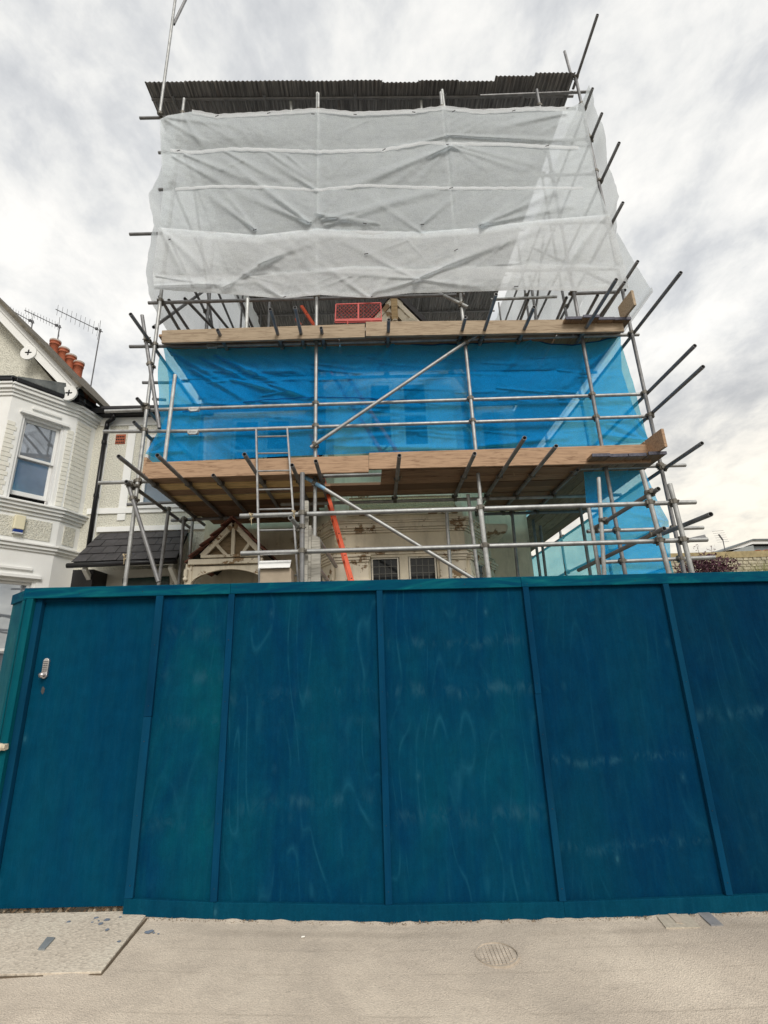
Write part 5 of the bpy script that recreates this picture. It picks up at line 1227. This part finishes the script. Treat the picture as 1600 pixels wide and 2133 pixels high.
MB().hexa([Vector((foot.x-.12, GP-.0, zcor2+.02)), Vector((foot.x-.03, GP-.0, zcor2+.03)), Vector((pC.x+.05, NWY-.05, zgut+.03)), Vector((pC.x-.15, NWY-.02, zgut+.0))], [Vector((foot.x-.12, GP, zcor2+.12)), Vector((foot.x-.03, GP, zcor2+.15)), Vector((pC.x+.05, NWY-.05, zgut+.12)), Vector((pC.x-.15, NWY-.02, zgut+.12))]).build('valley_gutter', BLACKP, NH, bevel=.01)
MB().hexa([Vector((foot.x-.3, GP+.0, zcor2+.0)), Vector((foot.x-.02, GP+.0, zcor2+.0)), Vector((pC.x+.02, NWY, zcor2+.02)), Vector((pC.x-.35, NWY, zcor2+.02))], [Vector((foot.x-.3, GP+.02, zcor2+.3)), Vector((foot.x-.06, GP+.02, zcor2+.08)), Vector((pC.x+.0, NWY, zcor2+.08)), Vector((pC.x-.35, NWY, zcor2+.3))]).build('soffit', BLACKP, NH)
# chimney stack with pots
CY = 9.3
pots = [(40+0, 0)]
st = P(130, 800, Y=CY)
cs = MB().box((P(85, 760, Y=CY).x-.8, CY, 5.5), (P(172, 800, Y=CY).x+.05, CY+.5, P(160, 800, Y=CY).z-.12)).build('chimney_stack', plain('chimney brick', (.25, .12, .08), .3, .9, 20, .4), NH)
for px, py, s in ((116, 711, 1.05), (134, 727, 1.), (149, 742, 1.), (165, 756, 1.), (90, 716, .95)):
    c = P(px, py, Y=CY+.2); r = .105*s; mb = MB().lathe((c.x, c.y, c.z), [(r*.8, -.02), (r*1.0, -.02), (r*1.03, 0), (r*1.03, -.05), (r*.92, -.06), (r*.92, -.085), (r*1.0, -.09), (r*1.0, -.115), (r*.9, -.12), (r*.88, -.3), (r*.98, -.7)], 18)
    pt = mb.build('chimney_pot', TERRA, NH, True); MB().lathe((c.x, c.y, c.z), [(r*.72, -.1), (r*.75, .008), (r*1.06, .008), (r*1.06, -.03)], 18).build('pot_rim', TERRAT, pt, True)
# TV aerials
def aerial(mast0, mast1, tip, Ym, label, n, el=.16):
    a = P(*mast0, Y=Ym); b = P(*mast1, Y=Ym); c = P(*tip, Y=Ym-.5); t = thing('tv_aerial', label, 'aerial', a, 'television aerials on the chimney')
    dn = (a-b).normalized(); am = plain('aerial metal', (.12, .12, .13), .2, .5) if 'aerial metal' not in bpy.data.materials else bpy.data.materials['aerial metal']
    MB().cyl(a+Vector((0, 0, -.6)), b, .013, n=8).build('mast', am, t); MB().cyl(b-(c-b)*.06, c, .009, n=6).build('boom', am, t)
    bd = (c-b).normalized(); ax = bd.cross(Vector((0, 1, 0))).normalized(); ax = (ax*.9+Vector((0, .35, 0))).normalized()
    for i in range(n):
        p = b+(c-b)*((i+.6)/n); l_ = el*(1-.25*i/n); MB().cyl(p-ax*l_, p+ax*l_, .0035, n=5).build('element', am, t)
    p = b+(c-b)*.09; MB().box(p-Vector((.025, .02, .02)), p+Vector((.025, .02, .03))).build('junction_box', am, t)
    for s in (-1, 1): MB().cyl(b+(c-b)*.02, b+(c-b)*.12+ax*s*.22+bd*-.08, .005, n=5).build('reflector', am, t)
    MB().cyl(b+Vector((0, 0, -.03)), b+Vector((0, 0, .04)), .022, n=8).build('clamp', am, t)
aerial((187, 815), (209, 689), (116, 644), 9.5, 'television aerial on the tallest mast, rightmost beside the chimney pots', 10, .15)
aerial((118, 735), (124, 681), (51, 646), 9.5, 'television aerial on a short mast rising from the chimney pots', 12, .085)
aerial((63, 700), (68, 671), (3, 635), 9.5, 'television aerial at the far left, half behind the white gable', 12, .085)
# alarm box
ua0, za0 = on(f2, 22, 1110); ua1, za1 = on(f2, 52, 1077); ua0 = max(.05, ua0)
AB = thing('alarm_box', 'cream burglar alarm box with a blue lower strip on the white bay', 'alarm box', f2.p((ua0+ua1)/2, za0, .02))
mb = MB(); f2.box(mb, ua0, ua1, za0+.06, za1, .013, .075); mb.build('cover', plain('alarm cream', (.78, .72, .52), .04, .45), AB, bevel=.012)
mb = MB(); f2.box(mb, ua0+.01, ua1-.01, za0+.012, za0+.058, .013, .07); mb.build('strobe', plain('blue strobe', (.02, .05, .22), .2, .3), AB, bevel=.006)
mb = MB(); f2.box(mb, ua0+.005, ua1-.005, za0-.004, za0+.011, .013, .078); mb.build('base_trim', WF, AB, bevel=.004)
# slate porch
SP = [P(148, 1172, Y=7.05), P(368, 1163, Y=7.05), P(392, 1106, Y=7.95), P(208, 1112, Y=7.95)]
e0, e1, r1_, r0_ = SP
nrm = (e1-e0).cross(r0_-e0).normalized(); nrm = nrm if nrm.z > 0 else -nrm
MB().hexa([v-nrm*.03 for v in SP], [v-nrm*.05 for v in SP]).build('porch_deck', DARK, NH)
nrow = 4
for i in range(nrow):
    t0, t1 = i/nrow, min(1.02, (i+1.25)/nrow)
    a0, a1 = e0.lerp(r0_, t0), e1.lerp(r1_, t0); b0, b1 = e0.lerp(r0_, t1), e1.lerp(r1_, t1); ns = 7; sh = .5/ns if i % 2 else 0
    k0 = 0
    cuts = [0]+[x_ for x_ in [(k_+.0)/ns+sh for k_ in range(0, ns+1)] if .03 < x_ < .97]+[1]
    for c0_, c1_ in zip(cuts, cuts[1:]):
        g_ = .0035/ (a1-a0).length; j1 = rr.uniform(-.004, .004)
        q = [a0.lerp(a1, c0_+g_)+nrm*(.014+j1), a0.lerp(a1, c1_-g_)+nrm*(.014+j1), b0.lerp(b1, c1_-g_)+nrm*.001, b0.lerp(b1, c0_+g_)+nrm*.001]
        MB().hexa(q, [v-nrm*.008 for v in q]).build('slate', SLATE, NH)
MB().path([e0+Vector((-.03, -.03, -.05)), e1+Vector((.02, -.03, -.05))], .038, 12).build('porch_gutter', BLACKP, NH, True)
f0 = P(160, 1180, Y=7.12)
MB().hexa([P(160, 1181, Y=7.1), P(360, 1175, Y=7.1), P(360, 1169, Y=7.1), P(160, 1175, Y=7.1)], [P(160, 1181, Y=7.1)+Vector((0, .04, 0)), P(360, 1175, Y=7.1)+Vector((0, .04, 0)), P(360, 1169, Y=7.1)+Vector((0, .04, 0)), P(160, 1175, Y=7.1)+Vector((0, .04, 0))]).build('porch_fascia', WHITE, NH)
for (a, b) in (((176, 1184), (196, 1225)), ((355, 1180), (372, 1222))):
    MB().bar(P(*a, Y=7.15), P(*b, Y=7.6), .06, .07).build('porch_bracket', WHITE, NH, bevel=.005)
MB().hexa([P(195, 1190, Y=7.75), P(360, 1183, Y=7.75), P(360, 1300, Y=7.75), P(195, 1300, Y=7.75)], [v+Vector((0, .2, 0)) for v in (P(195, 1190, Y=7.75), P(360, 1183, Y=7.75), P(360, 1300, Y=7.75), P(195, 1300, Y=7.75))]).build('porch_wall', CREAMB, NH)
MB().hexa([P(255, 1205, Y=7.73), P(352, 1200, Y=7.73), P(352, 1300, Y=7.73), P(255, 1300, Y=7.73)], [v+Vector((0, .015, 0)) for v in (P(255, 1205, Y=7.73), P(352, 1200, Y=7.73), P(352, 1300, Y=7.73), P(255, 1300, Y=7.73))]).build('fanlight', plain('dark green glass', (.02, .045, .04), .3, .2), NH)
MB().box((P(152, 1215, Y=7.4).x, 7.35, 2.4), (P(195, 1215, Y=7.4).x, 7.9, P(170, 1188, Y=7.4).z)).build('porch_return', BLACKP, NH)

# ------------------------------------------------------------------ background right
def leaves(name, c, rx, ry, rz, n, size, m, parent, seed, up=0):
    r = random.Random(seed); mb = MB()
    for i in range(n):
        v = Vector((r.gauss(0, 1), r.gauss(0, 1), r.gauss(0, 1))).normalized()*(r.random()**.4)
        lump = 1+.35*mnoise.noise(v*2.3+Vector((seed, 0, 0)))
        p = Vector((c[0]+v.x*rx*lump, c[1]+v.y*ry*lump, c[2]+v.z*rz*lump)); nn = Vector((r.gauss(0, 1), r.gauss(0, 1), r.gauss(.4, 1))).normalized(); u = nn.orthogonal().normalized(); w = nn.cross(u); s = size*r.uniform(.6, 1.3)
        mb.add([p-u*s, p+w*s*.45, p+u*s, p-w*s*.45], [(0, 1, 2, 3)])
    return mb.build(name, m, parent)
PURP = plain('purple foliage', (.085, .03, .045), .6, .6, 30, .1, dirt=(.24, .13, .15), dirt_amt=.5); GRN = plain('straw green foliage', (.20, .21, .08), .6, .7, 12, .1, dirt=(.34, .24, .12), dirt_amt=.6); BARK = plain('bark', (.10, .075, .055), .3, .9)
BYD = 12.5
sb = P(1470, 1180, Y=BYD); SH = thing('purple_shrub', 'dark purple-leaved shrub rising above the hoarding right of the scaffold', 'shrub', (sb.x, BYD, 0))
mb = MB().cyl((sb.x, BYD, -.2), (sb.x, BYD, sb.z-.2), .05, .03, 8)
for i in range(9): mb.cyl((sb.x, BYD, sb.z-.8), (sb.x+random.uniform(-.6, .6), BYD+random.uniform(-.3, .3), sb.z+random.uniform(.1, .35)), .02, .006, 6)
mb.build('stem', BARK, SH); leaves('foliage', (sb.x, BYD, sb.z-.05), .78, .5, .36, 1900, .045, PURP, SH, 3)
rr = random.Random(9)
for px, py in ((1452, 1137), (1467, 1148), (1482, 1138), (1503, 1160), (1440, 1160), (1515, 1165)):
    c = P(px, py, Y=BYD); b0 = Vector((sb.x+(c.x-sb.x)*.7, BYD, sb.z)); mb = MB().cyl(b0, c, .008, .004, 5)
    for i in range(22): 
        p = b0.lerp(c, rr.uniform(.3, 1.05))+Vector((rr.gauss(0, .045), rr.gauss(0, .04), rr.gauss(0, .02))); u = Vector((rr.gauss(0, 1), rr.gauss(0, 1), rr.gauss(0, 1))).normalized()*.04; w = u.orthogonal().normalized()*.018; mb.add([p-u, p+w, p+u, p-w], [(0, 1, 2, 3)])
    mb.build('sprig', PURP, SH)
gb = P(1592, 1190, Y=11.5); GS = thing('feathery_shrub', 'straw-green feathery shrub at the right edge above the hoarding', 'shrub', (gb.x, 11.5, 0)); mb = MB(); rr = random.Random(4)
for i in range(900):
    b0 = Vector((gb.x+rr.gauss(.1, .28), 11.5+rr.gauss(0, .2), gb.z-.5)); t = b0+Vector((rr.gauss(0, .12), rr.gauss(0, .1), rr.uniform(.35, .83))); w = Vector((.009, .004, 0)); mb.add([b0-w, b0+w, t], [(0, 1, 2)])
mb.build('foliage', GRN, GS); MB().cyl((gb.x, 11.5, -.2), (gb.x+.05, 11.5, gb.z-.3), .04, .03, 7).build('stem', BARK, GS)
# rubble garden wall with stone pieces
wy = 14.5
wl = thing('garden_wall', 'rubble stone garden wall beyond the purple shrub', 'wall', (P(1550, 1180, Y=wy).x, wy, 0))
wx0 = P(1395, 1180, Y=wy).x; wx1 = P(1720, 1180, Y=wy).x; wzt = P(1545, 1158, Y=wy).z
MB().box((wx0, wy, -.2), (wx1, wy+.3, wzt-.06)).build('core', plain('mortar', (.30, .27, .21), .2, .9, 20, .5), wl)
MB().box((wx0, wy-.04, wzt-.055), (wx1, wy+.34, wzt+.14)).build('coping', plain('buff render coping', (.36, .29, .16), .25, .9, 6, .4), wl)
mb = MB(); z = wzt-1.1; rr = random.Random(6)
while z < wzt-.1:
    x_ = wx0; h = rr.uniform(.06, .11)
    while x_ < wx1-.05:
        w = rr.uniform(.10, .26); y_ = wy-rr.uniform(.01, .04)
        mb = MB().hexa([(x_+.012, y_, z+.01), (x_+w-.01, y_, z+.008), (x_+w-.016, y_, z+h-.008), (x_+.015, y_, z+h-.012)], [(x_, wy, z), (x_+w, wy, z), (x_+w, wy, z+h), (x_, wy, z+h)]); mb.build('stone', STONE, wl); x_ += w+.008
    z += h+.008
# far house with pitched white verge
fy = 24; FH = thing('far_house', 'distant low house with grey gable, white verge and orange roof tiles behind the wall', 'house', (P(1560, 1140, Y=fy).x, fy, 0))
a, b, c = P(1490, 1152, Y=fy), P(1566, 1124, Y=fy), P(1700, 1123, Y=fy)
def dn(p, k_): return p-Vector((0, 0, k_))
MB().hexa([Vector((a.x, fy, -.2)), Vector((b.x, fy, -.2)), dn(b, .3), dn(a, .0)], [Vector((a.x, fy+5, -.2)), Vector((b.x, fy+5, -.2)), dn(b, .3)+Vector((0, 5, 0)), dn(a, 0)+Vector((0, 5, 0))]).build('gable_wall', plain('grey gable render', (.30, .32, .32), .1), FH)
MB().hexa([Vector((b.x+.002, fy+.2, -.2)), Vector((c.x, fy+.2, -.2)), dn(c, .3)+Vector((0, .2, 0)), dn(b, .3)+Vector((.002, .2, 0))], [Vector((b.x, fy+5, -.2)), Vector((c.x, fy+5, -.2)), dn(c, .3)+Vector((0, 5, 0)), dn(b, .3)+Vector((0, 5, 0))]).build('wall', GREY, FH)
for p, q in ((a, b), (b, c)):
    MB().hexa([dn(p, .22), dn(q, .22), dn(q, .04), dn(p, .04)], [v+Vector((0, .19, 0)) for v in (dn(p, .22), dn(q, .22), dn(q, .04), dn(p, .04))]).build('verge_board', WF, FH)
    MB().hexa([dn(p, .04)+Vector((0, -.1, 0)), dn(q, .04)+Vector((0, -.1, 0)), q+Vector((0, -.1, .02)), p+Vector((0, -.1, .02))], [v+Vector((0, 5, 0)) for v in (dn(p, .04), dn(q, .04), q+Vector((0, 0, .02)), p+Vector((0, 0, .02)))]).build('roof_edge', GREY, FH)
fa = P(1509, 1150, Y=22); t = thing('tv_aerial', 'distant television aerial above the purple shrub on the right', 'aerial', fa); am = bpy.data.materials['aerial metal']; fb = P(1506, 1125, Y=22); fc = P(1497, 1113, Y=22)
MB().path([fa-Vector((0, 0, 1.2)), fb], .02, 6).build('mast', am, t); MB().cyl(fb, fc, .035, n=6).build('boom', am, t)
for i in range(6):
    p = fb.lerp(fc, i/5)+Vector((0, 0, -.1+.05*i)); MB().cyl(p-Vector((.28, 0, 0)), p+Vector((.28, 0, .03)), .006, n=4).build('element', am, t)
for j_ in range(4):
    p0 = P(1571, 1146+j_*4, Y=18); 
    if j_ == 0: TL = thing('tile_stack', 'stack of orange clay ridge tiles on the wall at the right edge', 'tiles', p0)
    n = 6; x_ = p0.x
    for i in range(4):
        mb = MB(); 
        for k_ in range(n): 
            t0, t1 = math.pi*k_/n, math.pi*(k_+1)/n; f = lambda t_, r_: Vector((x_+.16-.16*math.cos(t_)*r_, 18-.05*(j_ % 2), p0.z-.06+.07*math.sin(t_)*r_))
            mb.hexa([f(t0, 1), f(t1, 1), f(t1, .8), f(t0, .8)], [v+Vector((0, .4, 0)) for v in (f(t0, 1), f(t1, 1), f(t1, .8), f(t0, .8))])
        mb.build('ridge_tile', TERRA, TL); x_ += .33
print('couplers', ncl, 'objects', len(bpy.data.objects))
